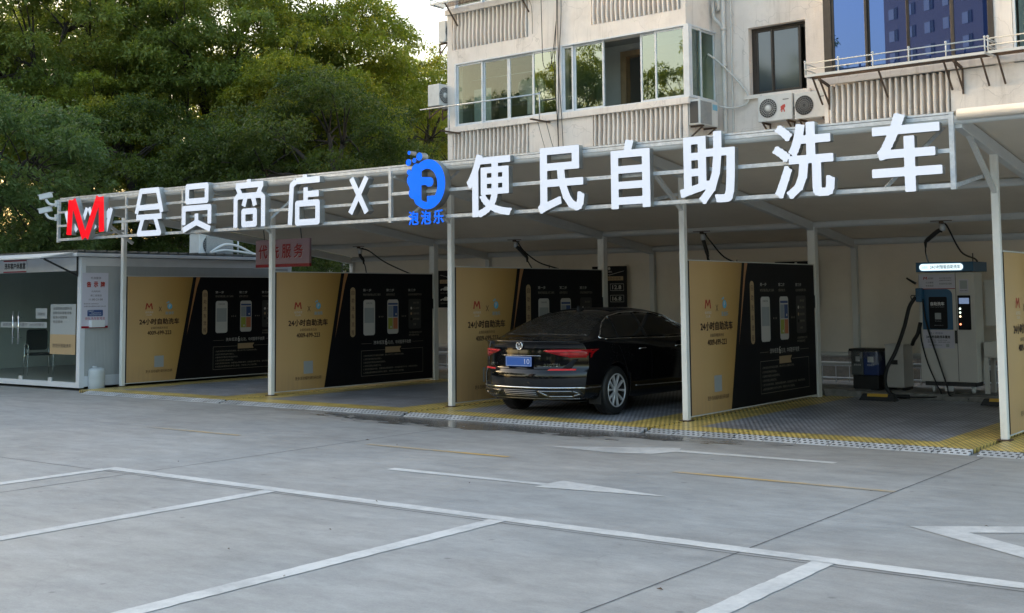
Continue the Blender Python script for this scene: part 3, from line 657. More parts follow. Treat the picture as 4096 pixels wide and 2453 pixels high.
LG = 'large raised letters of the canopy sign'
def norm_strokes(st, x0, z0, x1, z1, hw):
    return [[(x0+hw+a*(x1-x0-2*hw), z0+hw+b*(z1-z0-2*hw)) for a, b in s] for s in st]
thin = [
 ([[(0,.47),(.17,1),(.83,1),(1,.47)],[(.1,.61),(.9,.61)],[(0,.385),(1,.385)],[(.27,.385),(.1,0),(.92,0),(.73,.385)]], 2.13,2.73,2.92,3.55, 'thin white character right beside the red M emblem'),
 ([[(.15,.66),(.15,1),(.86,1),(.86,.66),(.15,.66)],[(.03,.12),(.03,.5),(.97,.5),(.97,.12)],[(.5,.37),(.5,.17)],[(0,0),(.5,.17),(1,0)]], 3.39,2.74,4.18,3.55, 'second thin white character from the red M emblem'),
 ([[(.48,1.0),(.48,.89)],[(.02,.88),(.98,.88)],[(.06,.88),(.2,.67)],[(.92,.88),(.8,.67)],[(.02,0),(.02,.60),(.1,.655),(.9,.655),(.98,.60),(.98,0)],[(.38,.65),(.30,.44)],[(.62,.65),(.70,.44)],[(.3,.06),(.3,.33),(.7,.33),(.7,.06),(.3,.06)]], 4.69,2.73,5.46,3.58, 'third thin white character, above the red service board'),
 ([[(.5,1),(.5,.89)],[(.2,.88),(1,.88)],[(.0,0),(.06,.8),(.2,.88)],[(.53,.74),(.53,.42)],[(.53,.60),(.97,.60)],[(.25,.04),(.25,.42),(.93,.42),(.93,.04),(.25,.04)]], 5.96,2.72,6.70,3.57, 'thin white character just left of the white cross letter'),
]
for st, x0, z0, x1, z1, lab in thin:
    S = norm_strokes(st, x0, z0, x1, z1, .047)
    sign_char(lambda X, Z, S=S: field_strokes(X, Z, S, .047), x0, z0, x1, z1, lab, side='letter_side_light', depth=.11, group=LG)
S = [[(7.29,2.88),(7.62,3.40)],[(7.31,3.40),(7.62,2.88)]]
sign_char(lambda X, Z: field_strokes(X, Z, S, .045), 7.22,2.84,7.68,3.44, 'white X shaped letter left of the blue round emblem', side='letter_side', depth=.12, group=LG)
bold = [('便',9.49,10.25,'bold white character right beside the blue round emblem'),('民',10.68,11.40,'second bold white character right of the blue round emblem'),('自',11.80,12.36,'boxy bold white character with two inner bars, above the gap behind the car'),('助',12.77,13.50,'bold white character just left of the one with three water dots'),('洗',13.97,14.70,'bold white character with three water dots on its left'),('车',15.12,15.87,'bold white character at the right end of the sign frame')]
for ch, x0, x1, lab in bold:
    z0, z1 = 2.715, 3.565
    sign_char(lambda X, Z, ch=ch, x0=x0, x1=x1: field_glyph(X, Z, ch, x0, 2.715, x1-x0, .85, .026), x0, z0, x1, z1, lab, depth=.09, group=LG)
# red M emblem over a white W shape
em = sign_char(lambda X, Z: field_strokes(X, Z, [[(.33,3.46),(.28,2.83)],[(.39,3.46),(.76,2.76)],[(.80,2.76),(1.17,3.47)],[(1.24,3.47),(1.27,2.85)]], .078)
   , .19,2.69,1.36,3.56, 'red letter M emblem with white strokes at the left end of the sign', face='red_lit', side='letter_side_light', depth=.10, name='sign_emblem', cat='sign emblem', yf=SIGN_Y-.06)
sign_char(lambda X, Z: field_strokes(X, Z, [[(.09,3.26),(.25,2.86)],[(.14,3.24),(.44,2.90)],[(.55,2.92),(.74,3.30)],[(.80,3.30),(1.0,2.92)],[(1.47,3.26),(1.31,2.86)],[(1.42,3.24),(1.13,2.92)]], .045), .03,2.78,1.54,3.38, '', side='letter_side_light', depth=.06, yf=SIGN_Y-.005, parent=em)
# blue round emblem
def emb(X, Z):
    def q(cx, cy): return (8.41+(cx-105)/295*.72, 2.88+(590-(cy+.078*(cx-250)))/390*.80)
    k = .72/295; c = q(268,425); F = np.hypot(X-c[0], (Z-c[1])*.908)-.317
    for cx, cy, r in ((150,398,40),(158,485,34),(185,330,40),(205,525,40),(200,400,80)):
        p = q(cx, cy); d = np.hypot(X-p[0], (Z-p[1]))-r*k; F = np.minimum(F, d)
    # the cut-out: a P shaped hole
    c2 = q(262,432); H = np.hypot(X-c2[0], (Z-c2[1])*.82)-78*k
    H = np.maximum(H, -(X-q(222,440)[0]))
    st = sd_seg(X, Z, q(240,430), q(240,530), 20*k, False); bar_ = sd_seg(X, Z, q(190,408), q(284,408), 27*k, True)
    low = np.maximum(H, Z-q(250,455)[1]); inner = np.hypot(X-q(262,440)[0], (Z-q(262,440)[1])*.82)-34*k
    H = np.maximum(H, -bar_); H = np.maximum(H, -sd_seg(X, Z, q(150,500), q(222,500), 0.001)); H = np.minimum(H, st)
    corner = np.maximum(np.maximum(q(262,440)[0]-X, X-q(340,440)[0]), Z-q(262,505)[1]); H = np.maximum(H, -np.minimum(corner, 9))
    F = np.maximum(F, -H)
    for cx, cy, r in ((122,275,19),(167,262,14),(205,235,22),(127,208,11),(125,342,15)):
        p = q(cx, cy); F = np.minimum(F, np.hypot(X-p[0], Z-p[1])-r*k*1.05)
    return F
be = sign_char(emb, 8.38,2.84,9.16,3.76, 'blue round emblem with bubbles in the middle of the canopy sign', face='blue_lit', side='letter_side', depth=.13, name='sign_emblem', cat='sign emblem', yf=SIGN_Y-.02, step=.008)
for i, (ch, xx) in enumerate((('泡',8.43),('泡',8.66),('乐',8.89))):
    sign_char(lambda X, Z, ch=ch, xx=xx: field_glyph(X, Z, ch, xx, 2.66, .19, .195, .007), xx, 2.66, xx+.19, 2.855, ['small blue character below the round emblem, leftmost of three','small blue character below the round emblem, middle of three','small blue character below the round emblem, rightmost of three'][i], face='blue_lit', side='letter_side', depth=.05, group='small blue characters under the round emblem', step=.0055)

# ================================================================== printed partition boards
UX, UY, UZ = Vector((1,0,0)), Vector((0,1,0)), Vector((0,0,1))
def board():
    t = thing('partition_board', '', 'partition board', (-.17,0,0), 0, 'printed partition boards between the bays')
    b = MB().m('board_edge').box(-.02,.06,.06,.012,4.17,2.10).m('board_black'); b.add([(.014,1.2,.062),(.014,4.168,.062),(.014,4.168,2.098),(.014,1.2,2.098)], [(0,1,2,3)]); b.build('board', t, world=False)
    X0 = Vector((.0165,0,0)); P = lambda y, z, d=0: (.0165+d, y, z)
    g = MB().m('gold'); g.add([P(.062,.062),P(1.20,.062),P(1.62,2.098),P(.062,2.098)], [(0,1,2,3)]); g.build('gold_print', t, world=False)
    c = MB().m('ink_orange'); c.add([P(1.70,2.098,.001),P(1.47,.92,.001),P(1.72,1.9,.001),P(1.80,2.098,.001)], [(0,1,2,3)]); c.build('copper_flash', t, world=False)
    U, V = UY, UZ
    def T(mb, s, y, z, w=None, h=None, fat=0): return text(mb, s, P(y, z, .003), U, V, w, h, fat)
    k = MB().m('ink_dark'); T(k,'24小时自助洗车',.34,1.165,.94,.115,.004); T(k,'全国招商服务热线',.60,1.075,.41,.045); T(k,'4009-699-223',.53,.965,.56,.075,.002); T(k,'更多活动福利请扫码加群',.50,.225,.63,.058); T(k,'X',.785,1.42,.075,.09)
    k.m('ink_red'); k.add([P(.47+a,1.46+b,.003) for a,b in ((0,0),(.03,0),(.045,.085),(.09,.02),(.135,.085),(.15,0),(.18,0),(.155,.12),(.125,.12),(.09,.06),(.055,.12),(.025,.12))], [tuple(range(12))])
    k.m('ink_pale'); T(k,'会员商店',.47,1.385,.19,.04); T(k,'CLUB',.50,1.34,.12,.03)
    k.m('ink_blue'); k.add([P(1.05+a,1.515+b,.003) for a, b in circ(0,0,.058)], [tuple(range(20))])
    k.add([P(.985+a,1.585+b,.003) for a, b in circ(0,0,.014,10)], [tuple(range(10))]); k.add([P(1.02+a,1.60+b,.003) for a, b in circ(0,0,.018,10)], [tuple(range(10))])
    T(k,'泡泡乐',.945,1.355,.21,.06); k.m('ink_pale'); T(k,'P',1.03,1.48,.04,.07,.003); k.m('print_grey').poly(rrect(.70,.33,.92,.55,.005), P(0,0,.003), U, V)
    k.build('lettering', t, world=False)
    k = MB().m('ink_pale'); T(k,'第一步',2.19,1.765,.22,.05); T(k,'第二步',2.82,1.765,.22,.05); T(k,'第三步',3.44,1.765,.22,.05)
    k.m('ink_dim'); T(k,'微信扫描设备上的二维码',2.19,1.685,.47,.042); T(k,'选择付款方式',2.82,1.685,.24,.042); T(k,'点击启动按钮即可洗车',3.44,1.685,.40,.042)
    T(k,'点击结束按钮停止洗车',3.46,.955,.38,.036); T(k,'剩余金额自动返还',3.46,.905,.30,.036)
    k.m('ink_pale'); T(k,'洗车低至',2.47,.775,.30,.07); T(k,'6',2.79,.76,.055,.11,.002); T(k,'元/次，中间暂停不收费',2.86,.765,.66,.075)
    k.m('ink_dim'); k.poly([(2.14,.795),(2.42,.795),(2.42,.80),(2.14,.80)], P(0,0,.003), U, V); k.poly([(3.56,.795),(3.88,.795),(3.88,.80),(3.56,.80)], P(0,0,.003), U, V)
    for y0, z0, y1, z1 in ((2.14,.20,3.87,.206),(2.14,.665,2.78,.671),(3.24,.665,3.87,.671),(2.14,.20,2.146,.67),(3.864,.20,3.87,.67)): k.poly([(y0,z0),(y1,z0),(y1,z1),(y0,z1)], P(0,0,.003), U, V)
    for i, s in enumerate(('1.洗车前请关好车窗及后备箱，确认车内无人后再启动设备。','2.洗车时请勿将水枪对准他人。','3.使用完毕请将水枪放回原位。','4.洗车区禁止吸烟打闹。','5.请勿清洗发动机舱，贵重物品请随身携带，如有遗失概不负责，谢谢您的配合。','6.如遇设备故障请立即停止使用，并联系工作人员处理。')):
        T(k, s, 2.20, .555-i*.062, [1.12,.50,.60,.48,1.52,1.12][i], .034)
    for yy in (2.62,3.26):
        for q in range(3): k.poly([(yy+q*.05,1.27),(yy+q*.05+.02,1.29),(yy+q*.05,1.31)], P(0,0,.003), U, V)
    k.build('instruction_text', t, world=False)
    k = MB().m('pill').poly(rrect(1.855,.93,1.985,1.84,.06), P(0,0,.002), U, V); k.m('ink_dark')
    for i, ch in enumerate('自助洗车流程'): T(k, ch, 1.885, 1.70-i*.145, .075, .085)
    k.build('title_pill', t, world=False)
    k = MB().m('phone_white').poly(rrect(2.20,.95,2.51,1.61,.05), P(0,0,.002), U, V); k.m('print_grey').poly(rrect(2.225,1.18,2.485,1.46,.01), P(0,0,.0035), U, V).m('print_dark'); T(k,'扫码付款',2.27,1.53,.17,.03); k.build('phone_picture', t, world=False)
    k = MB().m('phone_white').poly(rrect(2.85,.96,3.16,1.61,.05), P(0,0,.002), U, V)
    for m_, y0, z0, y1, z1 in (('print_blue',2.87,1.51,3.14,1.545),('print_slate',2.87,1.28,3.0,1.49),('print_blue',3.01,1.28,3.14,1.49),('print_green',2.87,1.05,3.0,1.265),('print_orange',3.01,1.05,3.14,1.265)): k.m(m_).poly([(y0,z0),(y1,z0),(y1,z1),(y0,z1)], P(0,0,.0035), U, V)
    k.m('ink_pale'); k.poly(circ(3.09,1.33,.02,12), P(0,0,.005), U, V); k.poly(circ(2.95,1.09,.02,12), P(0,0,.005), U, V); k.build('phone_picture', t, world=False)
    k = MB().m('print_dark').poly(rrect(3.45,1.04,3.82,1.62,.04), P(0,0,.002), U, V)
    for i, s in enumerate(('清水/泡沫','吸尘/暂停','泡沫/清洗','暂停/结束','结算')):
        k.m('ink_dim'); T(k, s, 3.59, 1.525-i*.105, .17 if i < 4 else .08, .038)
        if 0 < i < 4: k.m(('ink_pale','pill','board_black')[i-1]).poly(circ(3.53,1.545-i*.105,.026,14), P(0,0,.0035), U, V)
    k.build('button_picture', t, world=False)
    k = MB().m('pill').poly([(2.79,.61),(3.22,.61),(3.19,.665),(3.24,.72),(2.79,.72)], P(0,0,.004), U, V).m('ink_dark'); T(k,'洗车注意事项',2.82,.635,.36,.055); k.build('ribbon', t, world=False)
    k = MB().m('white_paint').box(-.024,.05,2.10,.018,4.18,2.115).box(-.024,.05,.045,.018,4.18,.06); k.build('edge_trim', t, world=False)
    return t
b0_ = board()
labs = ['gold and black printed board beside the white cabin','gold and black printed board left of the empty second bay','gold and black printed board behind the rear of the black car','gold and black printed board between the black car and the wash machine','printed board cut off by the right edge of the photo']
for i, x in enumerate((-.17,4.03,8.03,12.03,16.03)):
    o = b0_ if i == 0 else copy_tree(b0_)
    o.location = (x,0,0); o['label'] = labs[i]
# small plates on the back posts
for i, x in enumerate((4,8,12)):
    mb = MB().m('dark_metal').box(x-.045,4.185,1.42,x+.045,4.197,1.62).m('print_grey').box(x-.028,4.180,1.46,x+.028,4.1845,1.56)
    tag(mb.build('post_plate'), ['small dark plate on the back post beside the first poster','small dark plate on the back post above the car','small dark plate on the back post beside the wash machine bay'][i], 'plate', 'small plates on the back posts')
# price posters on the back wall
def poster():
    t = thing('price_poster', '', 'poster', (7.05,6.0,1.42), 0, 'black price posters on the back wall')
    MB().m('board_black').box(-.40,0,0,.40,.008,.80).build('sheet', t, world=False)
    k = MB().m('pill').poly(rrect(-.35,.52,.32,.60,.008), (0,-.002,0), UX, UZ); k.m('ink_dark'); text(k,'人工洗车服务价目表',(-.31,-.004,.535),UX,UZ,.58,.05)
    k.m('ink_pale'); text(k,'泡泡乐',(-.07,-.002,.67),UX,UZ,.14,.04); k.poly(circ(0,.755,.03,14),(0,-.002,0),UX,UZ)
    for s_ in (-1, 1): k.poly([(s_*.34,.70),(0,.625),(0,.632),(s_*.34,.707)][::s_],(0,-.002,0),UX,UZ)
    for z, s_ in ((.32,'12.8'),(.10,'16.8')):
        k.m('ink_pale'); text(k,s_,(.07,-.002,z+.03),UX,UZ,.20,.075,.002)
        for a,b,c,d in ((.02,z,.33,z+.006),(.02,z+.13,.33,z+.136),(.02,z,.026,z+.136),(.324,z,.33,z+.136)): k.poly([(a,b),(c,b),(c,d),(a,d)],(0,-.002,0),UX,UZ)
        k.poly([(-.34,z+.05),(-.32,z+.085),(-.25,z+.095),(-.21,z+.13),(-.12,z+.13),(-.07,z+.09),(-.04,z+.08),(-.04,z+.05)],(0,-.002,0),UX,UZ); k.m('board_black'); k.poly(circ(-.27,z+.05,.022,12),(0,-.003,0),UX,UZ); k.poly(circ(-.1,z+.05,.022,12),(0,-.003,0),UX,UZ)
        k.m('ink_dim'); text(k,'轿车/次' if z > .2 else '越野车/次',(-.33,-.002,z-.025),UX,UZ,.2,.035)
    k.build('poster_print', t, world=False); return t
pz = poster()
for i, x in enumerate((3.05,7.05,10.95)):
    o = pz if i == 0 else copy_tree(pz)
    o.location = (x,5.985,1.42); o['label'] = ['black price poster on the back wall seen left of the third front post','black price poster showing 12.8 and 16.8 above the car roof','black price poster seen edge on past the post left of the wash machine'][i]
# hanging service board
hb = thing('hanging_board', 'pinkish board with red service lettering hanging under the canopy', 'hanging board', (2.1,2,2.26))
MB().m('signboard_pink').box(1.32,1.98,2.32,2.84,2.03,2.80).build('panel', hb)
MB().m('red_paint').box(1.32,1.975,2.26,2.84,2.03,2.318).build('red_band', hb)
k = MB().m('ink_white')
for i, ch in enumerate('代洗服务'): text(k, ch, (1.422+i*.335,1.9755,2.427), UX, UZ, .245, .26, .004)
k.m('red_paint')
for i, ch in enumerate('代洗服务'): text(k, ch, (1.415+i*.335,1.9715,2.435), UX, UZ, .245, .26, .008)
k.build('lettering', hb)
for x in (1.55, 2.6): MB().m('dark_metal').tube([(x,2.0,2.80),(x,1.97,3.02)],.008,6).build('hanger', hb)

# ================================================================== apartment building (local frame: x along the facade, y into the building)
BO, BR = Vector((-.58,10.2,0)), radians(-2.5)
def btoW(x, y, z): return Matrix.Rotation(BR,3,'Z') @ Vector((x,y,z)) + BO
bld = thing('apartment_building', 'stained beige apartment block with ribbed balcony fronts behind the canopy', 'building', BO, BR)
def bp(mb, name, parent=None, bevel=0.0): return mb.build(name, parent or bld, world=False, bevel=bevel)
ST = 3.15
w_ = MB().m('plaster')
D = .30
for k in (-1, 0, 1, 2):
    z0 = 5.95+ST*(k-1)          # ledge underside of this storey
    hi = z0+ST
    if k == -1: w_.box(0,0,0,7.33,D,4.98-ST+1.9); continue
    # left block: piers and plain panel in the parapet zone, band above the windows
    zp = z0-.95
    for a, b in ((0,.17),(2.75,4.70),(7.20,7.33)): w_.box(a,0,zp,b,D,z0)
    w_.box(.17,.17,zp,2.75,D-.003,z0); w_.box(4.70,.17,zp,7.20,D-.003,z0)
    w_.box(0,-.003,z0+1.80,7.33,D,hi-.95)
    w_.box(-.002,0,z0,.27,D,z0+1.80); w_.box(3.69,.0,z0,3.79,D,z0+1.80)
    # right block
    w_.box(10.62,0,zp,10.71,D,z0); w_.box(10.71,.17,zp,13.25,D-.003,z0); w_.box(13.25,0,zp,19,D,z0)
    w_.box(10.62,-.003,z0+1.98,19,D,hi-.95); w_.box(14.12,0,z0,14.46,D,z0+1.98); w_.box(17.6,0,z0,19,D,z0+1.98)
    # left block's right flank and recessed wall with a window hole
    w_.box(7.18,D,zp,7.33,1.2,z0+.1); w_.box(7.18,D,z0+1.80,7.33,1.2,hi-.95)
    w_.box(7.0,1.2,zp,8.26,1.5,hi-.95); w_.box(9.67,1.2,zp,10.9,1.5,hi-.95); w_.box(8.26,1.2,zp,9.67,1.5,z0+.22); w_.box(8.26,1.2,z0+1.79,9.67,1.5,hi-.95)
    w_.box(10.62,D,zp,10.74,1.2,hi-.95)
w_.box(7.0,1.2,0,10.9,1.5,5.0); w_.box(10.62,0,0,19,D,5.0)
w_.box(-.01,D,0,.25,9,15.4-.95-1.2); w_.box(.25,8.7,0,19,9,13.2); w_.box(18.7,D,0,19,8.7,13.2)
bp(w_, 'wall')
r_ = MB().m('roof_metal').box(-.2,-.2,13.25,19.2,9.2,13.5); bp(r_, 'roof')
for k in (0,1,2):
    z0 = 5.95+ST*(k-1)
    fl = MB().m('room_light'); fl.box(.25,D,z0-.05,7.17,6,z0+.10); fl.box(10.75,D,z0-.05,18.6,6,z0+.10); fl.box(7.17,1.5,z0-.05,10.75,6,z0+.10)
    bp(fl, 'floor_slab')
    lg = MB().m('plaster'); lg.box(-.03,-.07,z0,7.40,-.001,z0+.15); lg.box(7.331,-.02,z0,7.40,1.19,z0+.15); bp(lg,'ledge',bevel=.01)
    lg = MB().m('plaster'); lg.box(10.58,-.07,z0+.02,19,-.001,z0+.18); bp(lg,'ledge',bevel=.01)
    ss = MB().m('plaster'); ss.box(8.15,1.10,z0+.13,9.78,1.199,z0+.22); bp(ss,'window_sill',bevel=.008)
    # ribs on the parapets: one moulded relief per panel
    for a, b, n in ((.17,2.75,19),(4.70,7.20,19),(10.71,13.25,20)):
        rb = MB().m('plaster'); random.seed(int(a*10)+k)
        for i in range(n):
            x = a+(b-a)*(i+.5)/n; pr = []; N = 8
            for j in range(N+1):
                t = j/N; pr.append((-.012-.022*sin(pi*t)**1.5-.014*sin(2*pi*t+.6), z0-.95+.95*t))
            lean = random.uniform(-.004,.004); hw_ = .025; vs = []; fs = []
            for j, (dy, zz) in enumerate(pr):
                xx = x+lean*sin(pi*j/N)*2
                e = .012 if j in (0,) else 0
                vs += [(xx-hw_,.172,zz),(xx-hw_,dy+.012,zz),(xx-hw_*.6,dy,zz),(xx+hw_*.6,dy,zz),(xx+hw_,dy+.012,zz),(xx+hw_,.172,zz)]
            for j in range(N):
                for q in range(5): fs.append((6*j+q,6*j+q+1,6*j+6+q+1,6*j+6+q))
            fs += [(5,4,3,2,1,0),(6*N,6*N+1,6*N+2,6*N+3,6*N+4,6*N+5)]
            rb.add(vs, fs)
        bp(rb, 'ribbed_panel')
    # rooms behind the glass
    rm = MB().m('room_dark'); rm.box(.26,1.75,z0+.10,3.7,1.85,z0+2.1).box(3.70,D,z0+.10,3.78,1.85,z0+2.1).box(.255,D,z0+.1,.30,1.75,z0+2.1); rm.box(.25,D,z0+1.95,7.17,5.9,z0+2.1); bp(rm,'balcony_room')
    rm = MB().m('room_light'); rm.box(3.79,1.45,z0+.10,4.66,1.55,z0+1.95).box(6.25,1.45,z0+.10,7.17,1.55,z0+1.95).box(4.66,1.45,z0+1.72,6.25,1.55,z0+1.95).box(3.8,4.4,z0+.1,7.17,4.5,z0+1.95).box(4.3,1.56,z0+.1,4.35,4.4,z0+1.95); bp(rm,'balcony_room')
    rm = MB().m('room_dark'); rm.box(10.75,2.2,z0+.1,18.6,2.3,z0+2.1).box(7.2,3.2,z0+.1,10.7,3.3,z0+2.1).box(10.75,D,z0+2.0,18.6,2.2,z0+2.1); bp(rm,'balcony_room')
    wd = MB().m('wood'); wd.box(4.60,1.36,z0+.10,4.76,1.56,z0+1.76).box(6.2,1.36,z0+.10,6.33,1.56,z0+1.76).box(4.761,1.36,z0+1.62,6.199,1.56,z0+1.76); bp(wd,'door_frame')

def sash(x0, x1, z0, z1, y, fm, gm, fw=.05, parent=None, name='window_sash', th=.045):
    f = MB().m(fm); f.box(x0,y,z0,x0+fw,y+th,z1).box(x1-fw,y,z0,x1,y+th,z1).box(x0+fw,y,z0,x1-fw,y+th,z0+fw).box(x0+fw,y,z1-fw,x1-fw,y+th,z1)
    o = bp(f, name, parent, bevel=.004)
    g = MB().m(gm); g.box(x0+fw-.004,y+.016,z0+fw-.004,x1-fw+.004,y+.024,z1-fw+.004); bp(g,'pane',o); return o
def sash_x(x, y0, y1, z0, z1, fm, gm, fw=.045):
    f = MB().m(fm); f.box(x-.05,y0,z0,x,y0+fw,z1).box(x-.05,y1-fw,z0,x,y1,z1).box(x-.05,y0+fw,z0,x,y1-fw,z0+fw).box(x-.05,y0+fw,z1-fw,x,y1-fw,z1)
    o = bp(f,'window_sash',None,bevel=.004); g = MB().m(gm); g.box(x-.034,y0+fw-.004,z0+fw-.004,x-.026,y1-fw+.004,z1-fw+.004); bp(g,'pane',o)
for k in (1,2):
    z0 = 5.95+ST*(k-1); a, b = z0+.17, z0+1.79
    of = MB().m('frame_white'); of.box(.27,-.02,z0+.151,3.69,.09,a).box(.27,-.02,b,3.69,.09,b+.035).box(.27,-.02,a,.315,.09,b).box(3.655,-.02,a,3.69,.09,b); bp(of,'window_frame')
    for i, (x0,x1) in enumerate(((.32,1.21),(1.21,2.05),(2.05,2.86),(2.86,3.65))): sash(x0,x1,a,b,.02+(.045 if i in (1,2) else 0),'frame_white','glass_green' if i == 3 else 'glass_clear')
    of = MB().m('frame_white'); of.box(3.79,-.05,z0+.151,7.42,.09,a).box(3.79,-.05,b,7.42,.09,b+.035).box(3.79,-.05,a,3.83,.09,b).box(7.29,-.05,a,7.42,.09,b).box(7.33,.091,z0+.151,7.42,1.19,a).box(7.33,.091,b,7.42,1.19,b+.035); bp(of,'window_frame')
    for i, (x0,x1) in enumerate(((3.83,4.14),(4.14,5.02),(6.48,7.29))): sash(x0,x1,a,b,.0+(.04 if i == 1 else 0),'frame_white','glass_green' if i else 'glass_clear')
    sash(6.05,6.52,a,b,.05,'frame_white','glass_green')
    sash_x(7.40,.091,.56,a,b,'frame_white','glass_green'); sash_x(7.38,.53,1.19,a,b,'frame_white','glass_green')
    # recessed brown window
    of = MB().m('frame_brown'); of.box(8.262,1.36,z0+.221,9.668,1.44,z0+.27).box(8.262,1.36,z0+1.74,9.668,1.44,z0+1.788).box(8.262,1.36,z0+.27,8.36,1.44,z0+1.74).box(9.60,1.36,z0+.27,9.668,1.44,z0+1.74); bp(of,'window_frame')
    sash(8.36,8.78,z0+.27,z0+1.74,1.37,'frame_brown','glass_dim'); sash(8.74,9.46,z0+.27,z0+1.74,1.39,'frame_brown','glass_dim',.06)
    # blue windows
    of = MB().m('frame_brown'); of.box(10.66,-.02,z0+.182,14.12,.10,z0+.25).box(10.66,-.02,z0+1.92,14.12,.10,z0+1.975).box(10.66,-.02,z0+.25,10.83,.10,z0+1.92).box(14.06,-.02,z0+.25,14.12,.10,z0+1.92); bp(of,'window_frame')
    for i, (x0,x1) in enumerate(((10.83,11.60),(11.58,12.46),(12.40,13.33),(13.31,14.06))): sash(x0,x1,z0+.25,z0+1.92,.0+(.045 if i in (1,2) else 0),'frame_brown','glass_blue',.055)
    of = MB().m('frame_white'); of.box(14.47,-.02,z0+.182,17.6,.10,z0+.24).box(14.47,-.02,z0+1.92,17.6,.10,z0+1.975); bp(of,'window_frame')
    for x0,x1 in ((14.47,15.5),(15.5,16.5),(16.5,17.6)): sash(x0,x1,z0+.24,z0+1.92,.0,'frame_white','glass_clear')
    cu = MB().m('cloth_white',True); vs = []; N = 60
    for j in range(2):
        for i in range(N+1): vs.append((14.52+3.0*i/N, .22+.05*sin(i*1.1)+.02*sin(i*2.7), z0+.2+1.7*j))
    cu.add(vs, [(i,i+1,N+2+i,N+1+i) for i in range(N)]); cu.add([(p[0],p[1]+.006,p[2]) for p in vs], [(N+1+i,N+2+i,i+1,i) for i in range(N)]); bp(cu,'curtain')
# drain pipes are fixed to the wall
def btube(pts, r, m, name, label, cat, n=8, group=None, path=True):
    P = smooth_path(pts) if path else pts
    mb = MB().m(m); mb.tube([btoW(*p) for p in P], r, n); return tag(mb.build(name), label, cat, group)
dp = thing('drain_pipe', 'white plastic drain pipe down the recessed wall beside the brown window', 'drain pipe', btoW(7.66,1.12,.1), BR)
mb = MB().m('pipe_white'); mb.tube([btoW(7.66,1.12,.1),btoW(7.66,1.12,13)],.055,12); mb.build('pipe', dp)
mb = MB().m('pipe_white'); mb.tube([btoW(*p) for p in smooth_path([(7.64,1.12,7.84),(7.50,1.10,8.02),(7.44,1.08,8.12),(7.44,1.06,8.42),(7.50,1.04,8.5),(7.58,1.04,8.44),(7.56,1.1,8.28),(7.48,1.15,8.3)])],.042,10); mb.build('trap', dp)
for z in (6.9,7.76,8.5): mb = MB().m('pipe_white'); mb.lathe(btoW(7.66,1.12,z), [(.056,0),(.072,.003),(.072,.07),(.056,.075)], 'z', 14); mb.build('collar', dp)
btube([(7.84,1.16,.1),(7.84,1.16,13)], .022, 'pipe_white', 'drain_pipe', 'thin pale pipe running down beside the thicker drain pipe', 'drain pipe', path=False)
btube([(7.36,.9,7.22),(7.6,1.0,7.0),(7.95,1.1,6.6),(8.25,1.12,6.2),(8.20,1.12,5.98),(7.85,1.05,5.92),(7.62,.9,5.97)], .022, 'pipe_white', 'hose', 'pale wrapped hose looping from the bay window to the side air conditioner', 'hose')
for i, (x, dx) in enumerate(((3.66,.03),(3.74,-.02),(3.80,.03))):
    btube([(x,-.03,9.9),(x+dx,-.05,8.6),(x-dx,-.09,7.2),(x+dx,-.08,6.0),(x+dx*2,-.02,4.4)], .009, 'rubber', 'cable', ['black cable hanging down the facade, left one of the bundle','black cable hanging down the facade, middle one of the bundle','black cable hanging down the facade, right one of the bundle'][i], 'cable', 6, 'black cables on the facade')
btube([(3.20,-.05,9.9),(3.28,-.12,8.2),(3.34,-.15,7.35),(3.52,-.15,7.25),(3.60,-.1,7.6),(3.66,-.03,8.4)], .009, 'rubber', 'cable', 'black cable drooping in a loop before the greenish window pane', 'cable', 6)
btube([(2.55,-.03,9.3),(2.88,-.04,8.95),(2.90,-.02,8.2)], .006, 'dark_metal', 'wire', 'thin dark wire on the beige wall right of the upper ribs', 'wire', 5)
# drying pole
pl = thing('drying_pole', 'long grey drying pole on two uprights before the left balcony window', 'drying pole', btoW(1.6,-.4,5.97), BR)
mb = MB().m('galv'); mb.tube([btoW(-.62,-.4,6.60),btoW(3.42,-.4,6.58)],.018,8); mb.build('pole', pl)
for x in (.42,3.40):
    mb = MB().m('galv'); mb.tube([btoW(x,-.4,5.93),btoW(x,-.4,6.62)],.014,8); mb.build('upright', pl)
    mb = MB().m('rust'); mb.box(x-.03,-.75,5.90,x+.03,-.01,5.935); mb.v = [tuple(btoW(*p)) for p in mb.v]; mb.build('bracket', pl)
for i, x in enumerate((3.30,3.55)): btube([(x,-.35,5.9),(x+.12,-.25,5.3),(x+.3,-.15,4.7)], .007, 'dark_metal', 'wire', ['thin wire hanging below the drying pole bracket, left one','thin wire hanging below the drying pole bracket, right one'][i], 'wire', 5)
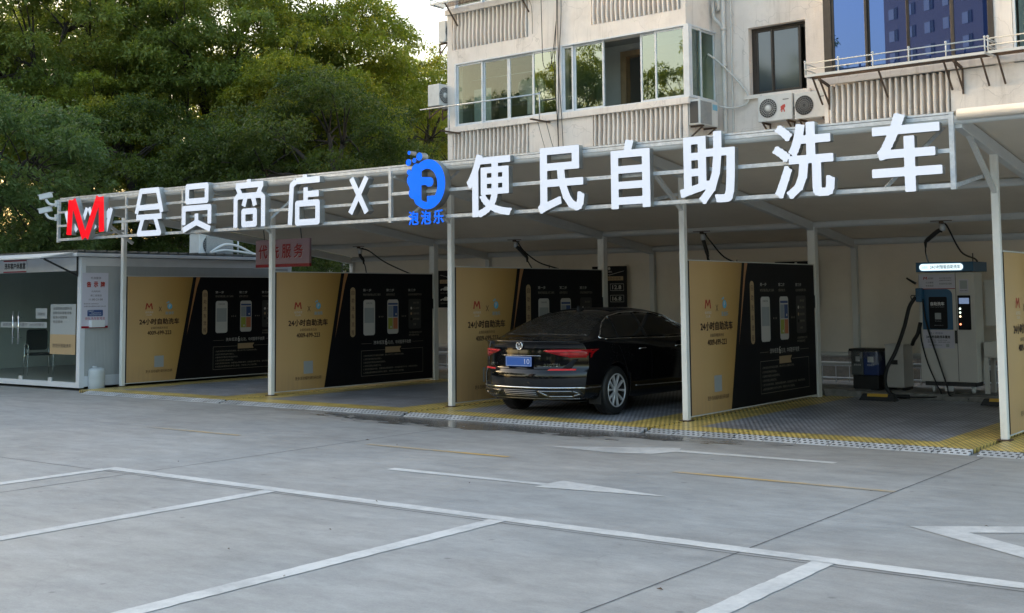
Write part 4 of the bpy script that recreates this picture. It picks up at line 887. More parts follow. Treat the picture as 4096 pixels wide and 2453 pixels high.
# racks
def rack(x0, x1, z, y0, label, n, sup):
    t = thing('balcony_rack', label, 'balcony rack', btoW((x0+x1)/2, (y0)/2, z), BR, 'metal balcony racks')
    W = lambda *p: btoW(*p)
    for h in (.13,.26):
        mb = MB().m('white_paint'); mb.tube([W(x0,-.02,z+h),W(x0,y0,z+h),W(x1,y0,z+h),W(x1,-.02,z+h)],.013,6); mb.build('rail', t)
    for i in range(n+1):
        x = x0+(x1-x0)*i/n; mb = MB().m('white_paint'); mb.tube([W(x,y0,z-.02),W(x,y0,z+.28)],.014,6).sphere(W(x,y0,z+.30),.026,8); mb.build('post', t)
    mb = MB().m('white_paint'); mb.bar(W(x0,y0,z),W(x1,y0,z),.035,.05); mb.bar(W(x0,y0,z),W(x0,-.03,z),.03,.04); mb.bar(W(x1,y0,z),W(x1,-.03,z),.03,.04); mb.build('edge_beam', t)
    for i in range(6):
        y = y0+(-.05-y0)*(i+1)/7; mb = MB().m('rust'); mb.tube([W(x0,y,z-.005),W(x1,y,z-.005)],.009,5); mb.build('floor_rod', t)
    for x in sup:
        mb = MB().m('rust'); mb.bar(W(x,y0+.03,z-.02),W(x,-.03,z-.55),.03,.03); mb.build('strut', t)
    return t
rack(10.46,14.10,6.12,-.52,'long white metal rack below the blue windows',5,(10.6,12.0,13.3,14.0))
rack(14.16,17.4,6.12,-.52,'white metal rack at the right edge of the facade',4,(14.3,16))
rack(-.1,3.0,9.32,-.55,'white metal cage rack high on the left of the facade',5,(.4,2.8))
for i, (x, z) in enumerate(((10.75,5.95),(13.5,5.97))):
    t = thing('wall_bracket', ['rusty bracket at the left corner of the right hand ribs','rusty bracket on the plain wall right of the ribs'][i], 'bracket', btoW(x,-.2,z-.5), BR, 'rusty brackets under the long rack')
    mb = MB().m('rust'); mb.bar(btoW(x,-.03,z),btoW(x,-.5,z+.08),.045,.045); mb.build('arm', t)
    mb = MB().m('rust'); mb.bar(btoW(x,-.45,z+.06),btoW(x,-.02,z-.42),.03,.03); mb.build('brace', t)
    mb = MB().m('rust'); mb.bar(btoW(x,-.02,z+.03),btoW(x,-.02,z-.5),.04,.03); mb.build('backplate', t)

# ------------------------------------------------------------------ air conditioners (front looks along -y)
def ac(label, loc, rot, fan='white', wd=.80, ht=.56, dp_=.30, fx=-.16, bracket=True, group='air conditioner units on the building'):
    t = thing('air_conditioner', label, 'air conditioner', loc, rot, group)
    mb = MB().m('ac_white').box(-wd/2,0,.02,wd/2,dp_,ht); mb.build('casing', t, world=False, bevel=.018)
    r = .215
    mb = MB().m('ac_dark').lathe((fx,0,ht/2+.01),[(.001,-.003),(r,-.003),(r,.004)],'y',28); mb.build('fan_opening', t, world=False)
    g = MB().m('ac_grey' if fan == 'dark' else 'pipe_white')
    for k in range(5): rr = r*(k+1)/5; g.tube([(fx+rr*cos(a*pi/14),-.012,ht/2+.01+rr*sin(a*pi/14)) for a in range(29)],.0035,5,False)
    for k in range(24): a = 2*pi*k/24; g.tube([(fx+.05*cos(a),-.012,ht/2+.01+.05*sin(a)),(fx+r*cos(a),-.012,ht/2+.01+r*sin(a))],.003,4,False)
    g.build('fan_grille', t, world=False)
    if fan == 'white': MB().m('ac_white').lathe((fx,0,ht/2+.01),[(.001,-.022),(.068,-.020),(.072,-.005)],'y',20).build('fan_hub', t, world=False)
    MB().m('ink_black').box(wd/2-.22,-.004,ht-.14,wd/2-.08,.002,ht-.125).build('badge', t, world=False)
    MB().m('ac_dark').box(wd/2-.002,.06,.12,wd/2+.012,dp_-.06,.30).build('side_cover', t, world=False)
    if bracket:
        for x in (-wd/2+.12, wd/2-.12):
            b = MB().m('rust').box(x-.02,-.02,-.02,x+.02,dp_+.06,.018); b.bar((x,.02,-.02),(x,dp_+.05,-.26),.03,.03); b.bar((x,dp_+.05,.0),(x,dp_+.05,-.28),.03,.03); b.build('bracket', t, world=False)
    return t
a1 = ac('white air conditioner with white fan hub and a red sticker', btoW(9.06,.84,5.46), BR, ht=.61, wd=.84)
k = MB().m('sticker_red').poly([(.12,.22),(.15,.27),(.14,.32),(.20,.36),(.25,.37),(.26,.31),(.23,.28),(.25,.2),(.22,.2),(.21,.25),(.19,.25),(.18,.2),(.15,.2),(.16,.25)], (0,-.004,0), UX, UZ); k.build('sticker', a1, world=False)
ac('white air conditioner with plain dark fan tucked beside the ribbed corner', btoW(9.93,.84,5.44), BR, fan='dark', ht=.60)
t = ac('old white air conditioner turned sideways below the bay window', btoW(7.64,.42,5.44), BR+radians(90), wd=.80, ht=.60, dp_=.30, fan='dark')
MB().m('ac_grey').box(-.38,-.012,.05,.10,.001,.56).build('mesh_panel', t, world=False)
MB().m('sticker_blue').box(.16,-.008,.40,.36,.001,.53).build('label_plate', t, world=False)
MB().m('ac_dark').box(-.412,.05,.06,-.399,.26,.55).build('side_vent', t, world=False)
for i, (z, y, lab) in enumerate(((8.40,.35,'grey air conditioner at the upper left edge of the building'),(6.66,.10,'grey air conditioner at the left edge of the building near the drying pole'))):
    ac(lab, btoW(-.04,y,z), BR+radians(90), wd=.75, ht=.60, dp_=.26 if i == 0 else .42, bracket=True)
# laundry behind the left balcony glass
def shirt(x, y, z, m, label, h=.75, wd=.40, long=False):
    t = thing('hanging_clothes', label, 'clothes', btoW(x,y,z-h), BR+radians(random.uniform(-50,-10)), 'laundry behind the left balcony window')
    MB().m('galv').tube([(-wd*.45,0,h-.10),(0,0,h),(wd*.45,0,h-.10),(-wd*.45,0,h-.10)],.006,5).tube([(0,0,h),(0,0,h+.07)],.005,5).build('hanger', t, world=False)
    p = [(-wd/2,0),(wd/2,0),(wd*.46,h*.5),(wd*.62,h*.42),(wd*.74,h*.50),(wd*.50,h*.86),(.07,h*.93),(-.07,h*.93),(-wd*.50,h*.86),(-wd*.74,h*.50),(-wd*.62,h*.42),(-wd*.46,h*.5)]
    if long: p = [(-wd*.5,-.4),(-.02,-.4),(0,.15),(.02,-.4),(wd*.5,-.4),(wd*.42,h*.88),(-wd*.42,h*.88)]
    MB().m(m).prism(p,(0,.02,0),UX,UZ,.05).build('garment', t, world=False, bevel=.012); return t
random.seed(5)
shirt(1.62,.55,7.30,'cloth_dark','dark top on a white hanger behind the second window pane')
shirt(1.95,.80,7.30,'cloth_white','white top hanging at the right side of the second window pane',.6)
shirt(2.38,.60,7.30,'cloth_white','long white shirt hanging behind the open third pane',1.0)
shirt(2.62,.62,7.30,'cloth_white','pale shirt with narrow sleeves right of the long white shirt',1.0,.32)
btube([(.35,.6,7.40),(3.6,.6,7.40)], .012, 'galv', 'clothes_rail', 'thin clothes rail behind the left balcony window', 'rail', path=False)
tg = thing('leaning_panel', 'pale grey panel leaning behind the first window pane', 'panel', btoW(.82,.5,6.05), BR)
mb = MB().m('ac_white').box(.50,.5,6.05,1.08,.53,7.12); mb.v = [tuple(btoW(*p)) for p in mb.v]; mb.build('sheet', tg)

# ================================================================== tower block behind the camera, seen mirrored in the blue windows
tw = thing('tower_block', 'brown high rise block mirrored in the blue windows', 'tower', (-40,-133,G), radians(20))
tb = MB().m('tower_wall').box(-8.5,-9,0,8.5,9,66); tb.build('wall', tw, world=False)
MB().m('tower_pale').box(-7.7,-9.2,66,7.7,9.2,67.5).build('roof', tw, world=False)
for j in range(0, 20):
    wn = MB()
    for i in range(5):
        x = -7.6+i*3.2; z = 2.5+j*3.1
        wn.m('tower_pale').box(x,8.99,z,x+.95,9.06,z+1.5).m('far_window').box(x+1.0,8.99,z,x+1.55,9.05,z+1.6)
    wn.build('window_row', tw, world=False)

# ================================================================== trees
def crown_mesh(name, seed, rx, ry, rz, nclump, per, leaf, lm, limbs_top, crown_z, trunk_r=.16, spread=.9, gold=.12, csize=(.55,1.0), shell=.38, fork=.38):
    """crown of leaf sprays gathered in clumps round limb tips; trunk and limbs as one tapered tube mesh"""
    rng = np.random.default_rng(seed); C_ = []
    while len(C_) < nclump:
        p = rng.normal(size=3); p /= np.linalg.norm(p); p *= rng.uniform(shell, 1)**.5
        if p[2] < -.75: continue
        q = p*np.array([rx,ry,rz]); q[2] *= 1-.15*(p[0]**2+p[1]**2)
        C_.append(q)
    C_ = np.array(C_); vs = []; cols = []
    for c in C_:
        cr = rng.uniform(*csize); n = int(per*(cr/.8)**2*rng.uniform(.75,1.25)); cl = np.clip(rng.normal(.5,.22), 0, 1); g = max(0, rng.normal(gold, .16))
        # sprays: short twigs leaving the clump centre, leaves along them, drooping outward
        nt_ = max(6, n//14); tw = rng.normal(size=(nt_,3)); tw[:,2] = np.abs(tw[:,2])*.75-.18; tw /= np.linalg.norm(tw,axis=1)[:,None]
        idx = rng.integers(0, nt_, n); t = rng.uniform(.35,1.0,n)**.6; dirs = tw[idx]
        pos = c + dirs*(t*cr)[:,None]*np.array([1.1,1.1,.72]) + rng.normal(size=(n,3))*cr*.085; pos[:,2] -= .16*cr*t**2
        d = dirs*.6 + rng.normal(size=(n,3))*.55; d[:,2] -= .30; d /= np.linalg.norm(d,axis=1)[:,None]
        up = rng.normal(size=(n,3))*.55; up[:,2] += .9; s_ = np.cross(d, up); s_ /= np.linalg.norm(s_,axis=1)[:,None]+1e-6; nn = np.cross(s_, d)
        L = leaf*rng.uniform(.7,1.3,n)[:,None]; W_ = L*rng.uniform(.30,.44,n)[:,None]
        a = pos; b = pos+d*L*.45+s_*W_*.5-nn*L*.03; e = pos+d*L-nn*L*.14; f = pos+d*L*.45-s_*W_*.5-nn*L*.03
        vs.append(np.stack([a,b,e,f],1).reshape(-1,3)); v = np.stack([np.clip(cl+rng.normal(size=n)*.18,0,1), np.clip(g+rng.normal(size=n)*.07,0,1), np.zeros(n)],1); cols.append(np.repeat(v,4,axis=0))
    V = np.concatenate(vs); V[:,2] += crown_z; Cc = np.concatenate(cols); n = len(V)//4
    me = bpy.data.meshes.new(name); me.vertices.add(len(V)); me.vertices.foreach_set('co', V.ravel().astype(np.float32)); me.loops.add(len(V)); me.loops.foreach_set('vertex_index', np.arange(len(V),dtype=np.int32))
    me.polygons.add(n); me.polygons.foreach_set('loop_start', np.arange(0,len(V),4,dtype=np.int32)); me.polygons.foreach_set('loop_total', np.full(n,4,dtype=np.int32)); me.update()
    at = me.attributes.new('leaf','FLOAT_VECTOR','POINT'); at.data.foreach_set('vector', Cc.ravel().astype(np.float32)); me.materials.append(M[lm])
    tb = MB().m('bark', True); zt = crown_z-rz*fork; lean = rng.normal(size=2)*.25
    trunk = [(0,0,-.1),(lean[0]*.2,lean[1]*.2,zt*.35),(lean[0]*.6,lean[1]*.6,zt*.7),(lean[0],lean[1],zt)]
    tb.tube(smooth_path(trunk,4), list(np.linspace(trunk_r*1.25, trunk_r*.8, 13)), 9)
    top = Vector((lean[0],lean[1],zt)); mains = []
    for k in range(6):
        a = 2*pi*k/6+rng.uniform(-.4,.4); h = rng.uniform(.2,.95); e = Vector((cos(a)*rx*.55*(1.1-h*.5), sin(a)*ry*.55*(1.1-h*.5), crown_z+rz*(h-.45)))
        m1 = top.lerp(e,.5)+Vector((0,0,.15*rz)); P = smooth_path([top-Vector((0,0,.15)),m1,e],4); tb.tube(P, list(np.linspace(trunk_r*.6,trunk_r*.22,len(P))), 7); mains.append((m1,e))
    for c in C_[:limbs_top]:
        q = Vector((c[0],c[1],c[2]+crown_z)); m1, e = min(mains, key=lambda z: (z[1]-q).length); st = m1.lerp(e, rng.uniform(.3,.9)); mid = st.lerp(q,.5)+Vector((0,0,.12))
        tb.tube(smooth_path([st,mid,q],3), list(np.linspace(trunk_r*.22,trunk_r*.06,7)), 5)
    return me, tb
def tree(kind, loc, rot, scale, label, name='broadleaf_tree', group='trees behind the car wash'):
    me, tme = TREES[kind]; t = thing(name, label, 'tree', loc, rot, group); t.scale = scale
    o = bpy.data.objects.new('trunk', tme); COL.objects.link(o); o.parent = t
    o = bpy.data.objects.new('crown', me); COL.objects.link(o); o.parent = t
    return t
TREES = {}
def mk(kind, *a, **k):
    me, tb = crown_mesh(kind, *a, **k); o = tb.build('trunk', None, world=False); TREES[kind] = (me, o.data); bpy.data.objects.remove(o)
#            seed rx  ry  rz  clumps per leaf mat limbs crown_z
mk('tall',   11, 4.4,4.4,4.6, 130, 760, .15, 'leaf_mid', 60, 9.0, trunk_r=.20)
mk('lime',   23, 3.6,3.6,4.6, 120, 720, .14, 'leaf_lime', 60, 8.6, trunk_r=.17, gold=.2)
mk('airy',   31, 3.2,3.2,4.4, 98, 600, .135, 'leaf_lime', 60, 8.0, trunk_r=.15, gold=.28, csize=(.5,.85))
mk('bushy',  47, 2.7,2.7,2.6, 84, 800, .115, 'leaf_dark', 40, 4.9, trunk_r=.16, gold=.03, csize=(.5,.85), shell=.5)
mk('blue',   53, 2.0,2.0,2.3, 68, 820, .115, 'leaf_blue', 40, 4.3, trunk_r=.11, gold=.02, csize=(.45,.75), shell=.5)
def T(kind, x, y, s, lab, rot=0, sz=None): return tree(kind, (x,y,G), rot, (s,s,sz or s), lab)
T('blue', -7.1,1.5, 1.08, 'blue green tree at the left edge standing beside the white cabin', .5)
T('tall', -17.3,9.5,1.05, 'tall broad tree with light crown at the upper left', .3)
T('tall', -14.6,13.6,1.08, 'tall tree with bare trunk below sky gaps, left of the middle of the trees', 2.1)
T('lime', -12.1,16.1,1.08, 'yellow green tree in the middle of the tree row', 1.0)
T('airy', -10.2,20.6,.93, 'airy yellow green tree right against the beige building edge', 2.0)
T('bushy', -6.2,10.6,1.12, 'dark dense round tree above the round blue emblem', 0)
T('bushy', -11.2,8.4,1.05, 'dark green tree behind the cabin roof, between tall trunks', 1.7)
T('bushy', -8.6,9.6,.92, 'dark green tree above the third thin letter', 3.0)
T('lime', -14.2,8.6,.74, 'low yellow green tree at the left behind the blue green tree', 2.6)
T('tall', -21.5,6.1,1.0, 'tall tree half outside the left edge of the photo', 4.0)
T('lime', -9.5,13.6,.80, 'small yellow green tree beside the dark round tree', 5.0)
for i, (k, x, y, s) in enumerate((('tall',-27,15.7,1.1),('lime',-26,20.3,1.1),('airy',-22.8,22.9,1.1),('lime',-20.7,26.3,1.05),('airy',-16.5,25.3,1.0),('tall',-33,8,1.15))):
    T(k,x,y,s,['tall tree in the back row behind the cabin','yellow green tree in the back row left of the bare trunk','airy tree in the back row with sky showing through its middle','yellow green tree in the back row below the patch of yellow sky','airy tree in the back row left of the beige building','farthest tall tree at the left of the back row'][i], i*1.3)
for i, (x, y, s) in enumerate(((-10.4,4.4,.85),(-13.4,5.2,.9),(-4.4,8.2,.80))):
    T('bushy',x,y,s*.75,['low dark shrubby tree just behind the cabin roof','low dark shrubby tree behind the security cameras','low dark shrubby tree behind the hanging red service board'][i], i)
for i, (k, x, y, s_) in enumerate((('tall',-38,14,1.2),('lime',-24,34,1.1))):
    T(k,x,y,s_,['tall tree at the left end of the farthest tree row','rightmost tree of the farthest tree row, left of the yellow sky'][i], i*2.2+.7)
for i, (k, x, y, s_) in enumerate((('tall',-25,-2,1.05),('tall',-31,-7,1.1),('lime',-24,-10,1.1),('tall',-36,-1,1.1),('tall',-33,-16,1.1),('tall',-30,-24,1.1),('lime',-36,-30,1.1),('tall',-44,-12,1.1),('tall',-42,-24,1.15),('tall',-40,6,1.1))):
    tree(k,(x,y,G),i*1.9,(s_,s_,s_),['tree past the left edge of the photo, nearest to the cabin','tree past the left edge of the photo, second in its row','yellow green tree past the left edge of the photo','tree past the left edge of the photo, behind the nearest one','tree past the left edge of the photo, farthest along the lot'][min(i,4)], group='trees past the left edge')  # out-of-view trees added to shade the lot and darken the cabin glass
for i, x in enumerate(range(-26,64,9)):
    tree(('tall','lime','bushy')[i%3],(x,-72-5*(i%2),G),i*1.1,(1.1,1.1,1.0 if i%3 < 2 else 1.5),'tree in the row across the forecourt, behind the camera', group='trees across the forecourt')  # unseen row added to hide bright low sky from car and glass
for i, (x, y) in enumerate(((-12.5,-19.5),(-17.5,-16.0),(-9,-25))):
    tree('lime', (x,y,G), i, (1.05,1.05,1.15), ['tree behind the camera mirrored in the bay window, nearest one','tree behind the camera mirrored in the bay window, left one','tree behind the camera mirrored in the bay window, right one'][i], group='trees mirrored in the bay window')
# pale low building far behind the trunks
fb = thing('low_building', 'pale low building glimpsed between the tree trunks behind the cabin', 'building', (-27,30,G), radians(30))
MB().m('far_wall').box(-22,0,0,20,8,4.6).build('wall', fb, world=False)
for i in range(14):
    MB().m('far_window').box(-20.5+i*2.85,-.05,1.0,-19.0+i*2.85,.05,3.2).build('window', fb, world=False)
    MB().m('far_wall').box(-21.4+i*2.85,-.3,0,-20.9+i*2.85,-.02,4.6).build('pier', fb, world=False)
MB().m('roof_metal').box(-22.4,-.6,4.6,20.4,8.4,4.9).build('roof', fb, world=False)

# ================================================================== white rest cabin
cb = thing('rest_cabin', 'white glass fronted rest cabin left of the wash bays', 'cabin', (-3.6,2,G))
CX0, CX1, CY0, CY1 = -6.6, -.50, -.73, 4.62
mb = MB().m('cabin_grey').box(CX1-.09,CY0+.10,.22,CX1-.012,CY1-.10,2.30); mb.build('side_wall', cb)
mb = MB().m('cabin_white'); 
for x, y in ((CX1,CY0),(CX0,CY0),(CX1,CY1),(CX0,CY1)): mb = MB().m('cabin_white').box(x-.11 if x == CX1 else x,y if y == CY0 else y-.11,.0,x if x == CX1 else x+.11,y+.11 if y == CY0 else y,2.47); mb.build('corner_post', cb, bevel=.008)
mb = MB().m('cabin_white').box(CX1-.10,CY0+.11,.02,CX1-.003,CY1-.11,.219).box(CX1-.10,CY0+.11,2.301,CX1-.003,CY1-.11,2.47); mb.build('side_rail', cb, bevel=.006)
mb = MB().m('cabin_white').box(CX0+.11,CY0+.005,2.21,CX1-.11,CY0+.09,2.47); mb.build('fascia', cb, bevel=.006)
mb = MB().m('cabin_white').box(CX0+.11,CY0+.005,-.0,CX1-.11,CY0+.10,.10); mb.build('sill_rail', cb, bevel=.006)
mb = MB().m('cabin_grey').box(CX0+.1,CY1-.09,.0,CX1-.1,CY1-.01,.9).box(CX0+.1,CY1-.09,2.1,CX1-.1,CY1-.01,2.47).box(CX1-.9,CY1-.09,.9,CX1-.1,CY1-.01,2.1).box(CX0+.1,CY1-.09,.9,-4.6,CY1-.01,2.1).box(-3.2,CY1-.09,.9,-2.5,CY1-.01,2.1).box(CX0,CY0+.1,0,CX0+.08,CY1-.1,2.47); mb.build('rear_wall', cb)
mb = MB().m('glass_clear').box(-4.6,CY1-.06,.9,-3.2,CY1-.05,2.1).box(-2.5,CY1-.06,.9,CX1-.9,CY1-.05,2.1); mb.build('rear_window', cb)
mb = MB().m('white_paint').box(CX0+.085,CY0+.1,.1,CX0+.10,CY1-.1,2.35).box(CX0+.1,CY1-.12,.1,-4.62,CY1-.095,2.35).box(CX1-.10,CY0+.12,.1,CX1-.095,CY1-.12,2.35); mb.build('wall_lining', cb)
mb = MB().m('cabin_floor').box(CX0+.08,CY0+.1,.02,CX1-.1,CY1-.1,.10); mb.build('floor', cb)
mb = MB().m('cabin_white').box(CX0+.08,CY0+.1,2.36,CX1-.1,CY1-.1,2.40); mb.build('ceiling', cb)
mb = MB().m('cabin_white').box(CX0-.15,CY0-.14,2.48,CX1+.06,CY1+.06,2.545); mb.build('roof_trim', cb, bevel=.008)
mb = MB().m('roof_metal').box(CX0-.10,CY0-.10,2.546,CX1+.02,CY1+.02,2.575)
for i in range(22): y = CY0+.0+i*.24; mb.box(CX0-.1,y,2.575,CX1+.075,y+.05,2.61)
mb.build('roof_sheet', cb)
mb = MB().m('white_paint').add([(CX0,-1.55,2.43),(CX1-.05,-1.55,2.43),(CX1-.05,CY0-.14,2.535),(CX0,CY0-.14,2.535),(CX0,-1.55,2.455),(CX1-.05,-1.55,2.455),(CX1-.05,CY0-.14,2.56),(CX0,CY0-.14,2.56)],[(0,3,2,1),(4,5,6,7),(0,1,5,4),(1,2,6,5),(3,0,4,7)]); mb.build('awning_sheet', cb)
mb = MB().m('dark_metal').bar((CX1-.09,-1.45,2.42),(CX1-.09,CY0-.02,2.12),.03,.03).bar((CX1-.09,CY0-.02,2.10),(CX1-.09,CY0-.02,2.5),.03,.02); mb.build('awning_bracket', cb)
for i, (x0, x1, m_) in enumerate(((-1.60,-.62,'glass_door'),(-2.62,-1.62,'glass_door'),(-3.66,-2.64,'glass_door'),(-4.68,-3.68,'glass_door'),(-5.7,-4.70,'glass_door'),(-6.48,-5.72,'glass_door'))):
    d = MB().m(m_).box(x0,CY0+.04,.11,x1,CY0+.052,2.20).build('glass_door', cb)
    if i in (1,2):
        h = MB().m('chrome'); x = -2.54 if i == 1 else -2.74
        h.tube([(x,CY0-.03,.80),(x,CY0-.03,1.44)],.014,8).tube([(x,CY0-.03,.92),(x,CY0+.04,.92)],.008,6).tube([(x,CY0-.03,1.32),(x,CY0+.04,1.32)],.008,6)
        b_ = d.name; o = h.build('handle', None); root = cb.location; o.data.transform(Matrix.Translation(-root)); o.parent = d
    if i < 3: MB().m('galv').box(x0+.02,CY0+.035,.10,x0+.14,CY0+.057,.17).build('patch_fitting', cb)
mb = MB().m('pill').poly([(-1.54,.62),(-.70,.62),(-.70,1.58),(-1.54,1.58)],(0,CY0+.056,0),UX,UZ); mb.build('glass_poster_back', cb)
k = MB().m('print_grey').poly([(-1.54,1.0),(-.70,1.0),(-.70,1.58),(-1.54,1.58)],(0,CY0+.038,0),UX,UZ).poly([(-2.05,1.3),(-1.66,1.3),(-1.66,1.5),(-2.05,1.5)],(0,CY0+.038,0),UX,UZ).poly([(-3.3,1.12),(-1.66,1.12),(-1.66,1.23),(-3.3,1.23)],(0,CY0+.038,0),UX,UZ)
k.m('pill').poly([(-1.54,.62),(-.70,.62),(-.70,1.0),(-1.54,1.0)],(0,CY0+.038,0),UX,UZ)
k.m('print_dark')
for i, s_ in enumerate(('全国招商加盟热线','自助洗车智能设备','投资小回报快','欢迎咨询')): text(k, s_, (-1.45,CY0+.035,1.47-i*.085), UX, UZ, (.62,.62,.47,.32)[i], .055)
text(k,'共享自助洗车',(-1.98,CY0+.035,1.36),UX,UZ,.25,.06); text(k,'自助洗车  无人值守  24小时营业',(-3.2,CY0+.035,1.15),UX,UZ,1.45,.06); text(k,'泡泡乐智能洗车',(-1.45,CY0+.035,.75),UX,UZ,.62,.075)
k.build('glass_lettering', cb)
sb = thing('name_plate', 'small white name plate with black lettering on the cabin fascia', 'sign', (-2.74,CY0,2.22))
MB().m('ink_white').box(-3.16,CY0-.012,2.215,-2.33,CY0+.004,2.46).build('plate', sb)
MB().m('red_paint').box(-3.16,CY0-.014,2.215,-2.33,CY0-.0125,2.24).box(-3.16,CY0-.014,2.435,-2.33,CY0-.0125,2.46).build('red_bands', sb)
k = MB().m('ink_black'); text(k,'洗车客户休息室',(-3.12,CY0-.0135,2.285),UX,UZ,.75,.115,.004); k.build('lettering', sb)
nb = thing('notice_board', 'white and lilac service notice on the cabin side wall', 'notice', (CX1,-.42,1.13))
X_ = CX1+.004
MB().m('notice_white').box(CX1-.011,-.70,1.13,X_,-.13,2.17).build('sheet', nb)
MB().m('red_paint').box(CX1-.01,-.702,1.12,X_+.002,-.128,1.16).build('red_band', nb)
k = MB().m('ink_red'); N = lambda y,z: (X_+.0015,y,z)
for i, ch in enumerate('告示牌'): text(k, ch, N(-.60+i*.15,1.90), UY, UZ, .09,.10,.005)
text(k,'排队洗车取号处',N(-.63,1.275),UY,UZ,.44,.055)
k.m('ink_dark'); text(k,'代洗服务',N(-.52,2.05),UY,UZ,.23,.045); text(k,'代洗时间',N(-.50,1.80),UY,UZ,.19,.035); text(k,'周二至周日',N(-.52,1.72),UY,UZ,.24,.035); text(k,'11:00-21:00',N(-.55,1.645),UY,UZ,.30,.036); text(k,'服务热线 4009699223',N(-.66,1.57),UY,UZ,.32,.026); text(k,'全国招商加盟热线 4009-699-223',N(-.66,1.52),UY,UZ,.48,.026)
k.m('print_blue').poly(rrect(-.58,1.345,-.24,1.465,.02),N(0,0),UY,UZ); k.m('ink_white'); text(k,'温馨提示',(X_+.003,-.56,1.43),UY,UZ,.12,.024); text(k,'专业洗车师傅代洗',(X_+.003,-.50,1.395),UY,UZ,.22,.024); text(k,'请按顺序排队等候',(X_+.003,-.54,1.36),UY,UZ,.26,.024)
k.build('lettering', nb)
MB().m('ink_white').box(X_+.001,-.545,1.135,X_+.09,-.25,1.27).build('ticket_box', nb, bevel=.006)
# chairs inside the cabin
def chair(loc, rot, label):
    t = thing('office_chair', label, 'chair', loc, rot, 'chairs inside the cabin')
    MB().m('rubber').box(-.23,-.22,.42,.23,.22,.47).build('seat', t, world=False, bevel=.02)
    MB().m('rubber').prism(rrect(-.21,.52,.21,.95,.06),(0,.24,0),UX,UZ,.03).build('backrest', t, world=False)
    for s_ in (-1,1):
        mb = MB().m('chrome'); mb.tube(smooth_path([(s_*.24,.25,.60),(s_*.25,.20,.66),(s_*.25,-.20,.64),(s_*.25,-.23,.55),(s_*.25,-.20,.02)],4),.012,8).tube([(s_*.24,.20,.64),(s_*.25,.26,.02)],.012,8); mb.build('leg', t, world=False)
    return t
for i, (x, y, r) in enumerate(((-3.35,.2,1.2),(-2.1,1.3,2.6),(-1.25,.6,2.9))): chair((x,y,.10),r,['black chair with chrome legs behind the glass at the far left of the cabin','black chair deep inside the cabin behind the door handles','black chair behind the glass poster in the cabin'][i])
dk = thing('cabin_table', 'plain pale table against the rear of the cabin', 'table', (-2.6,3.4,.10))
MB().m('wood').box(-4.2,3.0,.80,-1.4,3.7,.84).build('top', dk)
for x in (-4.1,-1.5):
    for y in (3.05,3.65): MB().m('dark_metal').box(x-.02,y-.02,.10,x+.02,y+.02,.80).build('leg', dk)
# air conditioner in a cage on the cabin roof
t = ac('white air conditioner in a tube cage on the cabin roof', (-1.55,3.35,2.58), radians(90), fan='dark', wd=.95, ht=.50, dp_=.34, bracket=False, group=None)
MB().m('ac_grey').box(-.30,-.03,.05,.45,-.014,.46).build('front_grille', t, world=False)
t.name = 'roof_air_conditioner'
mb = MB().m('white_paint')
for p, q in (((-1.50,2.86,3.10),(-1.50,3.92,3.06)),((-1.50,3.92,3.06),(-1.50,3.92,2.58)),((-1.50,2.86,3.10),(-2.0,2.86,3.10)),((-2.0,3.92,3.06),(-1.50,3.92,3.06))): mb.tube([p,q],.018,8)
mb.build('cage', t)
for i, z in enumerate((2.72,2.84)):
    mb = MB().m('pipe_white'); mb.tube(smooth_path([(-1.40,3.05,2.66),(-1.30,3.35,z),(-1.30,3.75,z-.02),(-1.3,4.2,2.66),(-1.35,4.55,2.62)]),.028,8); mb.build('hose', t)
# cameras on the sign's left end
def cctv(z, yaw, lab):
    t = thing('security_camera', lab, 'security camera', (-.31,-1.36,z), 0, 'security cameras on the sign end')
    mb = MB().m('white_paint').tube(smooth_path([(-.30,-1.36,z-.06),(-.42,-1.38,z-.08),(-.55,-1.40,z-.05),(-.63,-1.41,z+.03)]),.025,8).box(-.36,-1.40,z-.12,-.32,-1.32,z+.0); mb.build('bracket', t)
    mb = MB().m('ac_white'); a = Vector((cos(yaw),sin(yaw),-.22)).normalized(); c = Vector((-.63,-1.41,z+.09)); mb.bar(c-a*.11,c+a*.12,.09,.085); mb.bar(c-a*.12+Vector((0,0,.047)),c+a*.15+Vector((0,0,.047)),.105,.012); mb.build('housing', t, bevel=.012)
    mb = MB().m('ink_black'); mb.bar(c+a*.119,c+a*.126,.07,.065); mb.build('lens_window', t)
cctv(3.50, radians(215), 'upper white security camera at the left end of the sign'); cctv(3.24, radians(225), 'lower white security camera at the left end of the sign')
# drum
t = thing('water_drum', 'whitish plastic drum at the foot of the first post', 'drum', (-.40,-.42,G))
MB().m('drum').lathe((-.40,-.42,G),[(.13,.0),(.15,.02),(.155,.18),(.148,.21),(.155,.24),(.153,.36),(.14,.40),(.09,.42),(.07,.425)],'z',24).build('body', t)
MB().m('drum').lathe((-.43,-.45,G),[(.045,.423),(.05,.435),(.045,.455)],'z',14).build('cap', t)

